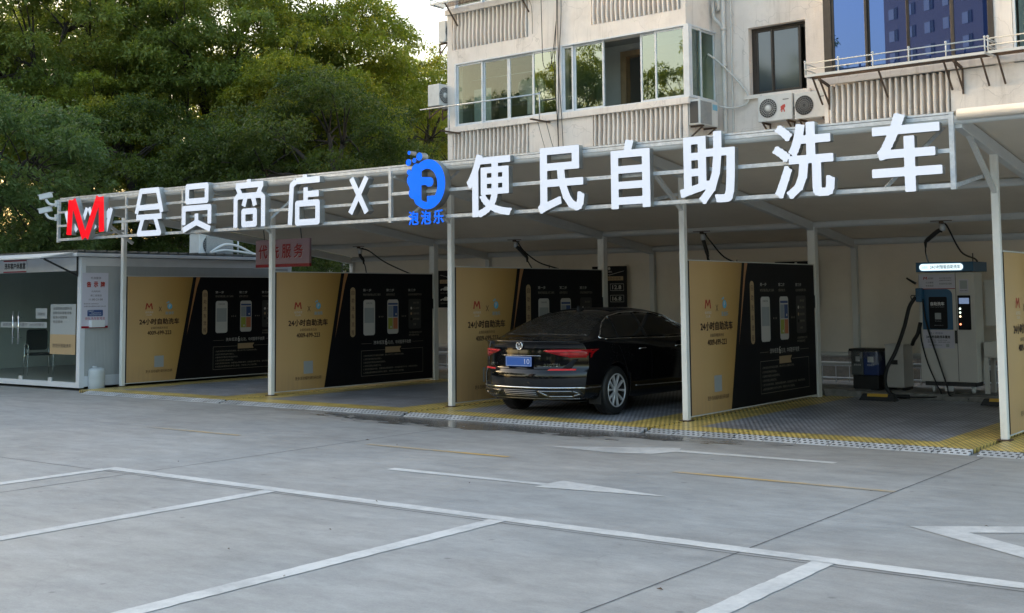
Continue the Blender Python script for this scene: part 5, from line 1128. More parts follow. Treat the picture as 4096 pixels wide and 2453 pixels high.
# ================================================================== wash machine with hoses
def machine():
    t = thing('wash_machine', 'white and blue wash machine with lit header in the right bay', 'wash machine', (13.86,5.0,.09))
    x0,x1,y0,y1 = 13.43,14.29,5.0,5.42
    MB().m('machine_white').box(x0,y0,.265,x1,y1,1.955).build('cabinet', t, bevel=.008)
    MB().m('dark_metal').box(x0+.05,y0+.03,.20,x1-.03,y1-.02,.264).build('base_frame', t)
    for x in (x0+.17,x1-.09): mb = MB().m('ac_white').lathe((x,y0+.08,.145),[(.001,-.02),(.05,-.02),(.055,0),(.05,.02),(.001,.021)],'x',14).box(x-.03,y0+.05,.17,x+.03,y0+.11,.20); mb.build('castor', t)
    MB().m('ink_white').box(x0+.36,y0-.006,.12,x0+.48,y0+.02,.20).build('tag_plate', t)
    MB().m('machine_blue').box(x0-.012,y0-.06,1.97,x1+.014,y1+.24,2.12).build('header', t, bevel=.006)
    k = MB().m('screen_lit').prism(rrect(x0+.05,1.99,x0+.72,2.095,.05),(0,y0-.0605,0),UX,UZ,.012); k.build('light_box', t)
    k = MB().m('ink_blue'); text(k,'泡泡乐',(x0+.09,y0-.074,2.02),UX,UZ,.09,.04); k.m('print_blue'); text(k,'24小时智能自助洗车',(x0+.22,y0-.074,2.016),UX,UZ,.46,.058,.001); k.build('header_lettering', t)
    MB().m('dark_metal').box(x0+.575,y0-.003,.28,x0+.582,y0+.01,1.95).build('door_seam', t)
    k = MB().m('machine_blue'); n = 8; P_ = [(x0+.055,1.07),(x0+.52,1.07),(x0+.52,1.60)]+[(x0+.43+.09*cos(a*pi/16),1.61+.09*sin(a*pi/16)) for a in range(9)]+[(x0+.055,1.70)]
    k.prism(P_,(0,y0-.0005,0),UX,UZ,.010); k.build('blue_door_panel', t)
    MB().m('board_black').prism(rrect(x0+.16,1.08,x0+.44,1.58,.02),(0,y0-.011,0),UX,UZ,.008).build('notice_panel', t)
    k = MB().m('ink_white'); Q = lambda x,z: (x0+x,y0-.020,z); text(k,'自助洗车',Q(.19,1.445),UX,UZ,.21,.055,.002); k.m('print_grey'); text(k,'扫码支付 随到随洗 操作简单',Q(.19,1.415),UX,UZ,.21,.014); k.poly(rrect(x0+.25,1.23,x0+.345,1.33,.004),(0,y0-.0195,0),UX,UZ); text(k,'微信扫码洗车',Q(.25,1.195),UX,UZ,.095,.015); text(k,'客服电话 4009-699-223',Q(.235,1.13),UX,UZ,.14,.014); k.build('notice_lettering', t)
    k = MB().m('notice_white').prism([(x0+.01,1.70),(x0+.57,1.70),(x0+.57,1.93),(x0+.01,1.93)],(0,y0-.0005,0),UX,UZ,.003).m('red_paint').prism([(x0+.01,1.70),(x0+.57,1.70),(x0+.57,1.712),(x0+.01,1.712)],(0,y0-.004,0),UX,UZ,.003)
    Q2 = lambda x,z: (x0+x,y0-.0048,z); k.m('ink_red'); k.poly([(x0+.08+a,1.85+b) for a,b in ((0,0),(.012,0),(.018,.03),(.035,.006),(.05,.03),(.056,0),(.068,0),(.06,.045),(.048,.045),(.035,.022),(.022,.045),(.01,.045))],(0,y0-.0048,0),UX,UZ)
    k.m('print_dark'); text(k,'会员商店',Q2(.16,1.855),UX,UZ,.08,.03); text(k,'公众服务',Q2(.12,1.79),UX,UZ,.12,.028); text(k,'安全规范',Q2(.12,1.74),UX,UZ,.12,.028); text(k,'洗车时请遵守操作规程',Q2(.33,1.86),UX,UZ,.19,.02); text(k,'如遇故障请联系客服处理',Q2(.33,1.825),UX,UZ,.19,.02); text(k,'请勿在洗车区内吸烟',Q2(.33,1.77),UX,UZ,.19,.028); k.build('instruction_plate', t)
    k = MB().m('notice_white').prism([(x0+.05,.78),(x0+.53,.78),(x0+.53,1.055),(x0+.05,1.06)],(0,y0-.0005,0),UX,UZ,.003)
    k.m('print_blue'); text(k,'M × 泡泡乐',Q2(.16,1.0),UX,UZ,.2,.03); k.m('print_dark'); text(k,'24小时自助洗车服务',Q2(.10,.935),UX,UZ,.37,.045,.002); text(k,'营业时间：07:00-22:00',Q2(.12,.895),UX,UZ,.30,.022); text(k,'服务热线：4009-699-223',Q2(.12,.865),UX,UZ,.34,.022); text(k,'代洗服务请联系现场工作人员',Q2(.14,.82),UX,UZ,.20,.018); k.m('print_grey').poly([(x0+.40,.80),(x0+.45,.80),(x0+.45,.85),(x0+.40,.85)],(0,y0-.0045,0),UX,UZ); k.build('service_sheet', t)
    MB().m('board_black').prism(rrect(x0+.60,1.07,x0+.795,1.60,.01),(0,y0-.0005,0),UX,UZ,.008).build('control_panel', t)
    MB().m('screen_blue').prism([(x0+.625,1.47),(x0+.775,1.47),(x0+.775,1.56),(x0+.625,1.56)],(0,y0-.009,0),UX,UZ,.004).build('screen', t)
    for z, m_ in ((1.395,'lamp_pale'),(1.335,'lamp_pale'),(1.275,'lamp_warm'),(1.155,'lamp_red')): MB().m(m_).lathe((x0+.635,y0-.009,z),[(.001,-.012),(.012,-.010),(.016,0)],'y',12).build('push_button', t)
    k = MB().m('notice_white').prism([(x0+.63,1.64),(x0+.77,1.64),(x0+.77,1.85),(x0+.63,1.85)],(0,y0-.0005,0),UX,UZ,.003).m('print_grey').poly([(x0+.645,1.70),(x0+.755,1.70),(x0+.755,1.83),(x0+.645,1.83)],(0,y0-.0045,0),UX,UZ); k.m('print_dark'); text(k,'扫码洗车 请勿撕毁',Q2(.645,1.665),UX,UZ,.11,.018); k.build('pay_sticker', t)
    MB().m('dark_metal').box(x0+.545,y0-.02,.86,x0+.575,y0-.0005,1.06).build('door_handle', t)
    MB().m('dark_metal').tube([(x1-.02,y0+.05,2.12),(x1-.02,y0+.05,2.25)],.008,6).build('aerial', t)
    # side cabinet, gun and hoses
    MB().m('machine_white').box(x1+.02,y0+.45,1.12,x1+.26,y0+.75,1.84).build('side_cabinet', t, bevel=.006)
    MB().m('machine_white').box(x1-.001,y0+.46,1.75,x1+.03,y0+.55,1.80).build('side_mount', t)
    mb = MB().m('machine_blue').box(x0-.02,y0-.10,1.50,x0+.08,y0-.0005,1.72); mb.build('gun_holder', t, bevel=.015)
    mb = MB().m('rubber').tube([(x0-.15,y0-.10,1.88),(x0-.06,y0-.09,1.82),(x0-.01,y0-.08,1.79)],[.014,.018,.02],8).tube(smooth_path([(x0-.01,y0-.07,1.60),(x0-.09,y0-.08,1.60),(x0-.08,y0-.08,1.54),(x0-.01,y0-.08,1.55)]),.008,6); mb.build('spray_gun', t)
    mb = MB().m('rubber').tube(smooth_path([(x0-.02,y0-.08,1.58),(x0-.12,y0-.10,1.42),(x0-.20,y0-.14,1.10),(x0-.33,y0-.20,.72),(x0-.45,y0-.28,.45),(x0-.47,y0-.30,.20),(x0-.35,y0-.30,.05),(x0-.1,y0-.30,.04)]),.030,10); mb.build('vacuum_hose', t)
    mb = MB().m('rubber').tube(smooth_path([(x0+.02,y0-.02,1.18),(x0-.03,y0-.02,1.0),(x0-.10,y0+.0,.90),(x0-.16,y0+.1,.83)]),.030,10); mb.build('vacuum_hose', t)
    mb = MB().m('rubber').tube(smooth_path([(x0+.08,y0-.06,1.55),(x0+.10,y0-.05,1.30),(x0+.16,y0-.05,1.02),(x0+.29,y0-.06,.60),(x0+.42,y0-.10,.22),(x0+.52,y0-.22,.06),(x0+.9,y0-.26,.03)]),.013,8); mb.build('pressure_hose', t)
    mb = MB().m('rubber').tube(smooth_path([(x0+.02,y0-.03,1.10),(x0+.03,y0-.03,.90),(x0+.12,y0-.05,.55),(x0+.26,y0-.10,.24),(x0+.34,y0-.22,.06),(x0-.1,y0-.28,.03),(x0-.5,y0-.34,.03)]),.011,8); mb.build('pressure_hose', t)
    return t
mc = machine()
for dx, lab in ((-4,'wash machine hidden behind the board right of the black car'),(-8,'wash machine hidden behind the board at the rear of the black car')):
    o = copy_tree(mc, loc=(13.86+dx,5.0,.09), label=lab)
    for c in list(o.children):
        if c.name.split('.')[0] in ('vacuum_hose','pressure_hose','spray_gun'): bpy.data.objects.remove(c)
# overhead swing arms on the purlin
def arm(x, elbow, end, hose_in, hose_out, label):
    y = 4.26; z = roofz(y)-.08
    t = thing('overhead_boom', label, 'hose arm', (x,y,z), 0, 'overhead hose arms under the canopy')
    MB().m('rust').box(x-.16,y-.06,z-.012,x+.16,y+.06,z-.0).box(x-.03,y-.07,z-.045,x+.03,y+.07,z-.0121).build('mount_plate', t)
    MB().m('galv').lathe((x,y,z-.16),[(.03,0),(.045,.02),(.045,.09),(.03,.11)],'z',14).build('swivel', t)
    MB().m('dark_metal').tube(smooth_path([(x,y,z-.15),elbow,end],4),[.034]*8+[.026],10).tube([end,(end[0],end[1],end[2]-.09)],[.028,.014],8).build('swing_tube', t)
    MB().m('rubber').tube(smooth_path([(end[0],end[1],end[2]-.05)]+hose_in),.011,8).build('drop_hose', t)
    MB().m('rubber').tube(smooth_path([(x+.04,y,z-.05)]+hose_out),.013,8).build('feed_hose', t)
arm(14.07,(14.0,4.26,2.57),(13.79,4.32,2.42),[(13.73,4.5,2.25),(13.60,5.0,2.12)],[(14.14,4.3,2.62),(14.26,4.5,2.26),(14.34,4.9,2.16),(14.32,5.1,2.12)],'dark overhead hose arm above the white and blue wash machine')
arm(10.04,(10.06,4.26,2.52),(10.12,4.26,2.32),[(10.12,4.5,2.1),(9.95,4.9,2.0),(9.6,5.0,2.12)],[(10.16,4.3,2.55),(10.36,4.4,2.28),(10.6,4.6,2.14),(10.3,5.1,2.12)],'dark overhead hose arm above the board right of the black car')
arm(6.06,(6.10,4.26,2.57),(6.32,4.26,2.38),[(6.31,4.4,2.2),(6.1,4.9,2.0),(5.6,5.0,2.12)],[(6.22,4.3,2.5),(6.5,4.4,2.28),(6.85,4.6,2.14),(6.3,5.1,2.12)],'dark overhead hose arm above the board behind the black car')
arm(1.97,(1.98,4.26,2.52),(2.07,4.26,2.44),[(2.08,4.3,2.3),(2.08,4.4,2.0),(2.0,4.8,1.6)],[(2.2,4.3,2.62),(2.6,4.35,2.38),(3.14,4.5,2.14),(3.4,4.8,2.0)],'dark overhead hose arm left of the others, beside the red lettered board')
# bin, box, sink, wheel stops
t = thing('litter_bin', 'grey and blue twin litter bin with a plastic bag over its rim', 'bin', (12.48,5.3,.085))
MB().m('rubber').box(12.27,5.12,.085,12.70,5.5,.32).build('base', t, bevel=.01)
MB().m('grey_plastic').box(12.25,5.10,.3205,12.455,5.52,.70).build('grey_bucket', t, bevel=.015)
MB().m('blue_plastic').box(12.457,5.10,.3205,12.71,5.52,.70).build('blue_bucket', t, bevel=.015)
MB().m('rubber').box(12.22,5.08,.701,12.73,5.54,.745).build('rim', t, bevel=.01)
mb = MB().m('bag', True); vs = []; N = 40
for j in range(4):
    for i in range(N): a = 2*pi*i/N; q = max(abs(cos(a)),abs(sin(a))); rr = 1+.05*sin(9*a)*j/3; vs.append((12.475+.262*cos(a)/q*rr, 5.31+.237*sin(a)/q*rr, .715-.055*j*(1+.35*sin(5*a))))
mb.add(vs, [(j*N+(i+1)%N, j*N+i, (j+1)*N+i, (j+1)*N+(i+1)%N) for j in range(3) for i in range(N)]); mb.build('bag', t)
k = MB().m('ink_white').poly([(12.33,.54),(12.40,.54),(12.40,.62),(12.33,.62)],(0,5.0985,0),UX,UZ).poly([(12.53,.53),(12.63,.53),(12.63,.62),(12.53,.62)],(0,5.0985,0),UX,UZ); text(k,'其他垃圾',(12.30,5.0985,.47),UX,UZ,.12,.03); text(k,'可回收物',(12.52,5.0985,.47),UX,UZ,.12,.03); k.build('lettering', t)
t = thing('pump_box', 'low off white metal box between the litter bin and the wash machine', 'box', (12.92,5.4,.09))
MB().m('machine_white').box(12.78,5.22,.13,13.08,5.66,.80).build('casing', t, bevel=.006)
MB().m('machine_white').box(12.77,5.21,.8005,13.09,5.67,.82).build('lid', t)
MB().m('rubber').box(12.86,5.20,.50,12.98,5.219,.57).build('latch', t)
for x in (12.80,13.06): MB().m('dark_metal').box(x-.02,5.24,.085,x+.02,5.62,.13).build('foot', t)
t = thing('wash_sink', 'off white wash sink on straight legs beside the wash machine', 'sink', (14.58,5.4,.09))
MB().m('machine_white').box(14.33,5.22,.64,14.82,5.62,.66).box(14.33,5.22,.66,14.82,5.25,.88).box(14.33,5.59,.66,14.82,5.62,.88).box(14.33,5.25,.66,14.36,5.59,.88).box(14.79,5.25,.66,14.82,5.59,.88).build('basin', t, bevel=.008)
for x in (14.36,14.79):
    for y in (5.25,5.59): MB().m('machine_white').box(x-.03,y-.03,.086,x+.03,y+.03,.64).build('leg', t)
MB().m('pipe_white').tube([(14.58,5.42,.63),(14.58,5.42,.10)],.03,10).build('waste_pipe', t)
MB().m('chrome').tube(smooth_path([(14.52,5.58,.88),(14.52,5.58,1.02),(14.52,5.50,1.04),(14.52,5.46,.99)]),.014,8).build('tap', t)
for i, (x, y) in enumerate(((13.02,4.22),(14.84,4.22))):
    t = thing('wheel_stop', ['black rubber wheel stop with yellow strip in front of the litter bin','black rubber wheel stop with yellow strip near the rightmost front post'][i], 'wheel stop', (x,y,.0), 0, 'wheel stops on the floor grating')
    mb = MB().m('rubber').add([(x-.29,y-.08,.002),(x+.29,y-.08,.002),(x+.29,y+.08,.002),(x-.29,y+.08,.002),(x-.24,y-.045,.10),(x+.24,y-.045,.10),(x+.24,y+.045,.10),(x-.24,y+.045,.10)],[(0,3,2,1),(4,5,6,7),(0,1,5,4),(1,2,6,5),(2,3,7,6),(3,0,4,7)]); mb.build('body', t, bevel=.008)
    MB().m('yellow_paint').add([(x-.16,y-.064,.062),(x+.16,y-.064,.062),(x+.16,y-.047,.103),(x-.16,y-.047,.103),(x-.16,y+.03,.103),(x+.16,y+.03,.103)],[(0,1,2,3),(3,2,5,4)]).build('yellow_strip', t)

# ================================================================== black saloon car (local frame: x across, y forward from the rear bumper, z up)
def lerp_tab(tab, y):
    if y <= tab[0][0]: return tab[0][1]
    for i in range(len(tab)-1):
        (a, u), (b, v) = tab[i], tab[i+1]
        if y <= b:
            t = (y-a)/(b-a); u0 = tab[max(i-1,0)]; v1 = tab[min(i+2,len(tab)-1)]
            m0 = (v-u0[1])/(b-u0[0])*(b-a) if i > 0 else v-u; m1 = (v1[1]-u)/(v1[0]-a)*(b-a) if i+2 < len(tab) else v-u
            return (2*t**3-3*t*t+1)*u+(t**3-2*t*t+t)*m0+(-2*t**3+3*t*t)*v+(t**3-t*t)*m1
    return tab[-1][1]
TOP = [(0,1.045),(.10,1.055),(.30,1.062),(.52,1.078),(.66,1.11),(.9,1.222),(1.15,1.335),(1.4,1.415),(1.7,1.455),(2.1,1.472),(2.5,1.46),(2.85,1.425),(3.15,1.355),(3.5,1.19),(3.78,1.055),(4.1,1.0),(4.5,.93),(4.78,.83),(4.9,.70)]
BELT = [(0,1.0),(.5,1.025),(1.0,1.02),(2.0,.985),(3.0,.965),(3.7,.95),(4.3,.87),(4.75,.76),(4.9,.62)]
WID = [(0,.875),(.5,.905),(1.2,.918),(2.5,.915),(3.8,.91),(4.4,.885),(4.9,.80)]
BOT = [(0,.25),(.4,.24),(.9,.20),(3.9,.19),(4.5,.21),(4.9,.25)]
REAR = [(.2,.14),(.27,.10),(.33,.035),(.41,.005),(.50,.0),(.60,.005),(.635,.02),(.66,.05),(.78,.062),(.88,.07),(.98,.075),(1.03,.045),(1.05,.055),(1.3,.06)]
def section(y):
    W_, zb, zt, bl = lerp_tab(WID,y), lerp_tab(BOT,y), lerp_tab(TOP,y), lerp_tab(BELT,y)
    bl = min(bl, zt-.015); t = max(0, min(1, (zt-bl-.03)/.40)); ts = t*t*(3-2*t)
    xr = (.80*(1-ts)+.585*ts)*W_/.91; zr = zt-(.018*(1-ts)+.075*ts)
    R_ = [(0,zb),(.72*W_,zb),(.93*W_,zb+.03),(.975*W_,zb+.14),(.995*W_,.55),(1.0*W_,.70),(.995*W_,.80),(.985*W_,.87 if bl > .9 else bl*.94),(.935*W_,bl)]
    a, b = R_[-1], (xr, zr)
    R_ += [(a[0]+(b[0]-a[0])*.5+.012*t, a[1]+(b[1]-a[1])*.5+.006*t), b, (xr-.10*(1-.2*t), zr+(zt-zr)*.55), (xr*.5, zt-.006), (0,zt)]
    return R_
def crom(P, n):
    out = []
    for i in range(len(P)-1):
        a, b, c, d = P[max(i-1,0)], P[i], P[i+1], P[min(i+2,len(P)-1)]
        for k in range(n):
            t = k/n; out.append(tuple(.5*((2*b[q])+(c[q]-a[q])*t+(2*a[q]-5*b[q]+4*c[q]-d[q])*t*t+(3*b[q]-a[q]-3*c[q]+d[q])*t**3) for q in range(2)))
    out.append(P[-1]); return out
def bend(x, y, z):
    W_ = .9; u = min(1.05, abs(x)/W_)
    if y < 1.0: y = y+.42*u**2.7*max(0,1-y/1.2)**1.7+lerp_tab(REAR,z)*max(0,1-y/.5)
    if y > 3.9: y = y-.42*u**3.2*((y-3.9)/1.0)**1.6
    return (x, y, z)
def car_body():
    ys_ = [0,.03,.08,.14,.2,.28,.36,.44,.52,.6,.68,.76,.84,.92,1.0]+[1.0+.1*i for i in range(1,39)]+[4.86,4.9]
    rows = [crom(section(y),4) for y in ys_]; nr = len(rows[0]); vs = []; fs = []
    ring = 2*nr-2
    for y, R_ in zip(ys_, rows):
        for x, z in R_: vs.append(bend(x,y,z))
        for x, z in R_[-2:0:-1]: vs.append(bend(-x,y,z))
    for i in range(len(ys_)-1):
        for k in range(ring): fs.append((i*ring+k, i*ring+(k+1)%ring, (i+1)*ring+(k+1)%ring, (i+1)*ring+k))
    # end caps: strips between matching left and right rows
    for st, flip in ((0,True),(len(ys_)-1,False)):
        y = ys_[st]; R_ = rows[st]; ncol = 14; grid = []
        for j in range(nr):
            x, z = R_[j]; row = []
            for c in range(ncol+1):
                s_ = -1+2*c/ncol
                if j in (0, nr-1) or c in (0, ncol):
                    xx = s_*x
                    row.append(st*ring+(j if s_ > 0 or j in (0,nr-1) else (ring-j)))
                else:
                    vs.append(bend(s_*x,y,z)); row.append(len(vs)-1)
            grid.append(row)
        for j in range(nr-1):
            for c in range(ncol):
                f = [grid[j][c],grid[j][c+1],grid[j+1][c+1],grid[j+1][c]]; g_ = []
                for q in f:
                    if q not in g_: g_.append(q)
                if len(g_) > 2: fs.append(tuple(g_ if flip else reversed(g_)))
    return vs, fs
vs, fs = car_body()
car = thing('parked_car', 'wet black saloon car standing in the third bay, seen from its rear right corner', 'car', (9.86,-.84,.0))
WR, WY, FY = .335, 1.10, 3.95
bme = bpy.data.meshes.new('body'); bme.from_pydata(vs, [], fs); bme.update()
bm_ = bmesh.new(); bm_.from_mesh(bme); bmesh.ops.remove_doubles(bm_, verts=bm_.verts, dist=.0008); bmesh.ops.recalc_face_normals(bm_, faces=bm_.faces)
for f in bm_.faces: f.smooth = True
BV = BVHTree.FromBMesh(bm_); bm_.to_mesh(bme); bm_.free()
bo = bpy.data.objects.new('body', bme); COL.objects.link(bo)
cutters = []
for y in (WY, FY):
    for s_ in (-1, 1):
        mb = MB().m('rubber'); mb.lathe((0,y,WR+.015),[(.365,s_*.60),(.372,s_*1.2)],'x',40); c = mb.build('cutter', None, world=False)
        bmc = bmesh.new(); bmc.from_mesh(c.data); bmesh.ops.recalc_face_normals(bmc, faces=bmc.faces); bmc.to_mesh(c.data); bmc.free()
        md = bo.modifiers.new('b','BOOLEAN'); md.operation = 'DIFFERENCE'; md.solver = 'EXACT'; md.object = c; cutters.append(c)
dg = bpy.context.evaluated_depsgraph_get(); me2 = bpy.data.meshes.new_from_object(bo.evaluated_get(dg)); bpy.data.objects.remove(bo)
for c in cutters: bpy.data.objects.remove(c)
me2.materials.clear(); me2.materials.append(M['car_paint']); me2.name = 'body'
bo = bpy.data.objects.new('body', me2); COL.objects.link(bo); bo.parent = car
ws = bo.modifiers.new('wn','WEIGHTED_NORMAL'); ws.keep_sharp = True
def decal(mb, poly, axis, off=.004, res=.04, side=1):
    """a panel that follows the body: outline in the two other axes, laid on the skin and given thickness"""
    pts = [Vector(p) for p in poly]; x0 = min(p.x for p in pts); x1 = max(p.x for p in pts); y0 = min(p.y for p in pts); y1 = max(p.y for p in pts)
    dense = []
    for i in range(len(pts)):
        a, b = pts[i], pts[(i+1)%len(pts)]; n = max(1, int((b-a).length/res))
        for k in range(n): dense.append(a.lerp(b,k/n))
    nb_ = len(dense); allp = list(dense)
    nx_, ny_ = max(1,int((x1-x0)/res)), max(1,int((y1-y0)/res))
    def inside(p):
        c = False
        for i in range(len(pts)):
            a, b = pts[i], pts[(i+1)%len(pts)]
            if (a.y > p.y) != (b.y > p.y) and p.x < (b.x-a.x)*(p.y-a.y)/(b.y-a.y)+a.x: c = not c
        return c
    for i in range(1,nx_):
        for j in range(1,ny_):
            p = Vector((x0+(x1-x0)*i/nx_, y0+(y1-y0)*j/ny_))
            if inside(p): allp.append(p)
    V2, _, F2, *_r = geometry.delaunay_2d_cdt(allp, [], [list(range(nb_))], 1, 1e-5)
    out = []; ok = []
    for p in V2:
        if axis == 'rear': o, d = Vector((p.x,-2,p.y)), Vector((0,1,0))
        elif axis == 'side': o, d = Vector((side*3,p.x,p.y)), Vector((-side,0,0))
        else: o, d = Vector((p.x,p.y,4)), Vector((0,0,-1))
        h, n, i_, ds = BV.ray_cast(o, d)
        if h is None: out.append((Vector((0,0,0)),Vector((0,0,0)))); ok.append(False)
        else:
            if n.dot(d) > 0: n = -n
            out.append((h+n*off, h-n*.006)); ok.append(True)
    b = len(out); fs_ = []; ec = {}
    for f in F2:
        if not all(ok[q] for q in f): continue
        f = list(f); a_, b_, c_ = (out[q][0] for q in f[:3]); nn = (b_-a_).cross(c_-a_)
        dd = {'rear': Vector((0,-1,0)), 'side': Vector((side,0,0)), 'top': Vector((0,0,1))}[axis]
        if nn.dot(dd) < 0: f.reverse()
        fs_.append(tuple(f))
        for q in range(len(f)):
            e = (f[q], f[(q+1)%len(f)])
            if (e[1],e[0]) in ec: del ec[(e[1],e[0])]
            else: ec[e] = 1
    for p, q in ec: fs_.append((q, p, p+b, q+b))
    sm0 = mb.smooth; mb.smooth = True; mb.add([v[0] for v in out]+[v[1] for v in out], fs_); mb.smooth = sm0; return mb
def cpart(mb, name, parent=None): return mb.build(name, parent or car, world=False)
def mir(p): return [(-a,b) for a,b in reversed(p)]
decal(MB(),[(0,0)],'rear') if False else None
# rear window (outline seen from above) and its black border
cpart(decal(MB().m('wet_glass'), [(-.70,.71),(-.35,.665),(0,.65),(.35,.665),(.70,.71),(.57,1.34),(.30,1.385),(0,1.40),(-.30,1.385),(-.57,1.34)], 'top', .003, .05), 'rear_window')
cpart(decal(MB().m('car_glass'), [(-.62,3.78),(0,3.86),(.62,3.78),(.55,3.0),(0,2.93),(-.55,3.0)], 'top', .003, .08), 'windscreen')
cpart(decal(MB().m('board_black'), [(-.50,1.60),(.50,1.60),(.50,2.75),(-.50,2.75)], 'top', .002, .1), 'sunroof')
SW = [(.80,1.075),(.88,1.115),(1.00,1.185),(1.16,1.265),(1.38,1.345),(1.70,1.392),(2.10,1.405),(2.55,1.385),(2.90,1.32),(3.20,1.215),(3.50,1.055),(3.52,1.02),(2.6,1.025),(1.6,1.045),(.92,1.055)]
for s_ in (1,-1):
    cpart(decal(MB().m('car_glass'), SW, 'side', .003, .05, s_), 'side_window')
    n = len(SW); cx = sum(p[0] for p in SW)/n; cz = sum(p[1] for p in SW)/n
    mb = MB().m('chrome')
    for i in range(n):
        a, b = SW[i], SW[(i+1)%n]; da = Vector((b[0]-a[0],b[1]-a[1])); 
        if da.length < 1e-4: continue
        nn = Vector((da.y,-da.x)).normalized()*.010
        if (Vector(((a[0]+b[0])/2-cx,(a[1]+b[1])/2-cz))).dot(nn) < 0: nn = -nn
        q = [(a[0],a[1]),(b[0],b[1]),(b[0]+nn.x,b[1]+nn.y),(a[0]+nn.x,a[1]+nn.y)]
        decal(mb, q, 'side', .007, .08, s_)
    cpart(mb, 'window_trim')
    mb = MB().m('ink_black'); decal(mb, [(1.25,1.045),(1.29,1.045),(1.42,1.345),(1.39,1.345)], 'side', .005, .06, s_); cpart(mb, 'pillar_trim'); mb = MB().m('ink_black'); decal(mb, [(2.02,1.035),(2.10,1.035),(2.08,1.40),(2.02,1.40)], 'side', .006, .06, s_); cpart(mb, 'pillar_trim')
    # tail lamps: wrap from the boot lid round the corner
    lamp = [(.36,.905),(.46,.875),(.60,.838),(.72,.818),(.88,.814),(.88,.922),(.60,.928),(.39,.920)]
    lo = cpart(decal(MB().m('tail_red'), lamp if s_ > 0 else mir(lamp), 'rear', .006, .03), 'tail_lamp')
    sd_ = [(.26,.814),(.40,.818),(.45,.845),(.47,.89),(.55,.905),(.54,.918),(.26,.922)]
    cpart(decal(MB().m('tail_red'), sd_, 'side', .006, .03, s_), 'tail_lamp_side', lo)
    st_ = [(.40,.893),(.80,.902),(.80,.916),(.40,.913)]; mb = MB().m('tail_bright'); decal(mb, st_ if s_ > 0 else mir(st_), 'rear', .010, .03)
    st_ = [(.58,.862),(.78,.862),(.78,.870),(.58,.870)]; decal(mb, st_ if s_ > 0 else mir(st_), 'rear', .010, .03); cpart(mb, 'light_stripe', lo)
    rf = [(.44,.645),(.76,.645),(.76,.668),(.47,.668)]; cpart(decal(MB().m('tail_bright'), rf if s_ > 0 else mir(rf), 'rear', .007, .03), 'rear_reflector')
    # chrome exhaust surround
    mb = MB().m('dark_chrome')
    O_ = [(.30,.375),(.74,.375),(.82,.335),(.72,.292),(.42,.292)]; I_ = [(.35,.362),(.73,.362),(.785,.335),(.71,.305),(.44,.305)]
    for i in range(5):
        q = [O_[i],O_[(i+1)%5],I_[(i+1)%5],I_[i]]; decal(mb, q if s_ > 0 else mir(q), 'rear', .012, .03)
    cpart(mb, 'exhaust_surround')
    cpart(decal(MB().m('chrome'), [(.30,.405),(.72,.405),(.72,.420),(.28,.420)], 'side', .010, .04, s_), 'bumper_strip')
    cpart(decal(MB().m('chrome'), [(1.62,.365),(3.48,.325),(3.48,.336),(1.62,.378)], 'side', .008, .06, s_), 'sill_strip')
    for y in (1.72, 2.78):
        mb = MB().m('chrome'); P_ = []
        for k in range(5):
            yy = y+.05*k; h, n, i_, ds = BV.ray_cast(Vector((s_*3,yy,.885)),Vector((-s_,0,0))); P_.append(h+n*(.004+.028*(1 if 0 < k < 4 else 0)) if n.x*s_ > 0 else h-n*.03)
        mb.tube(P_, .009, 8); cpart(mb, 'door_handle')
    mb = MB().m('board_black')
    for q in ([(2.055,.30),(2.063,.30),(2.063,1.02),(2.055,1.02)],[(3.10,.30),(3.108,.30),(3.30,1.0),(3.292,1.0)],[(1.40,.52),(1.408,.52),(1.18,1.03),(1.172,1.03)]): decal(mb, q, 'side', .0015, .08, s_)
    cpart(mb, 'door_gap')
    mb = MB().m('car_paint', True); mb.lathe((s_*1.0,3.28,1.03),[(.001,-.07),(.06,-.06),(.085,0),(.075,.05),(.001,.06)],'y',14); mb.bar((s_*.88,3.30,1.0),(s_*.98,3.28,1.02),.03,.05); cpart(mb, 'wing_mirror')
cpart(decal(MB().m('chrome'), [(-.88,.408),(.88,.408),(.88,.424),(-.88,.424)], 'rear', .010, .04), 'bumper_strip')
cpart(decal(MB().m('rubber'), [(-.80,.262),(.80,.262),(.86,.30),(.80,.385),(-.80,.385),(-.86,.30)], 'rear', .003, .04), 'diffuser')
mb = MB().m('dark_chrome')
for z in (.375,.35,.325,.30): decal(mb, [(-.28,z),(.28,z),(.28,z+.005),(-.28,z+.005)], 'rear', .007, .05)
decal(mb, [(-.82,.262),(.82,.262),(.82,.268),(-.82,.268)], 'rear', .006, .05); cpart(mb, 'diffuser_trim')
cpart(decal(MB().m('board_black'), [(-.70,.655),(-.78,.80),(-.72,.792),(-.60,.665),(.60,.665),(.72,.792),(.78,.80),(.70,.655)], 'rear', .0015, .03), 'boot_gap')
cpart(decal(MB().m('chrome'), [(-.33,.838),(.33,.838),(.33,.843),(-.33,.843)], 'rear', .006, .04), 'boot_trim')
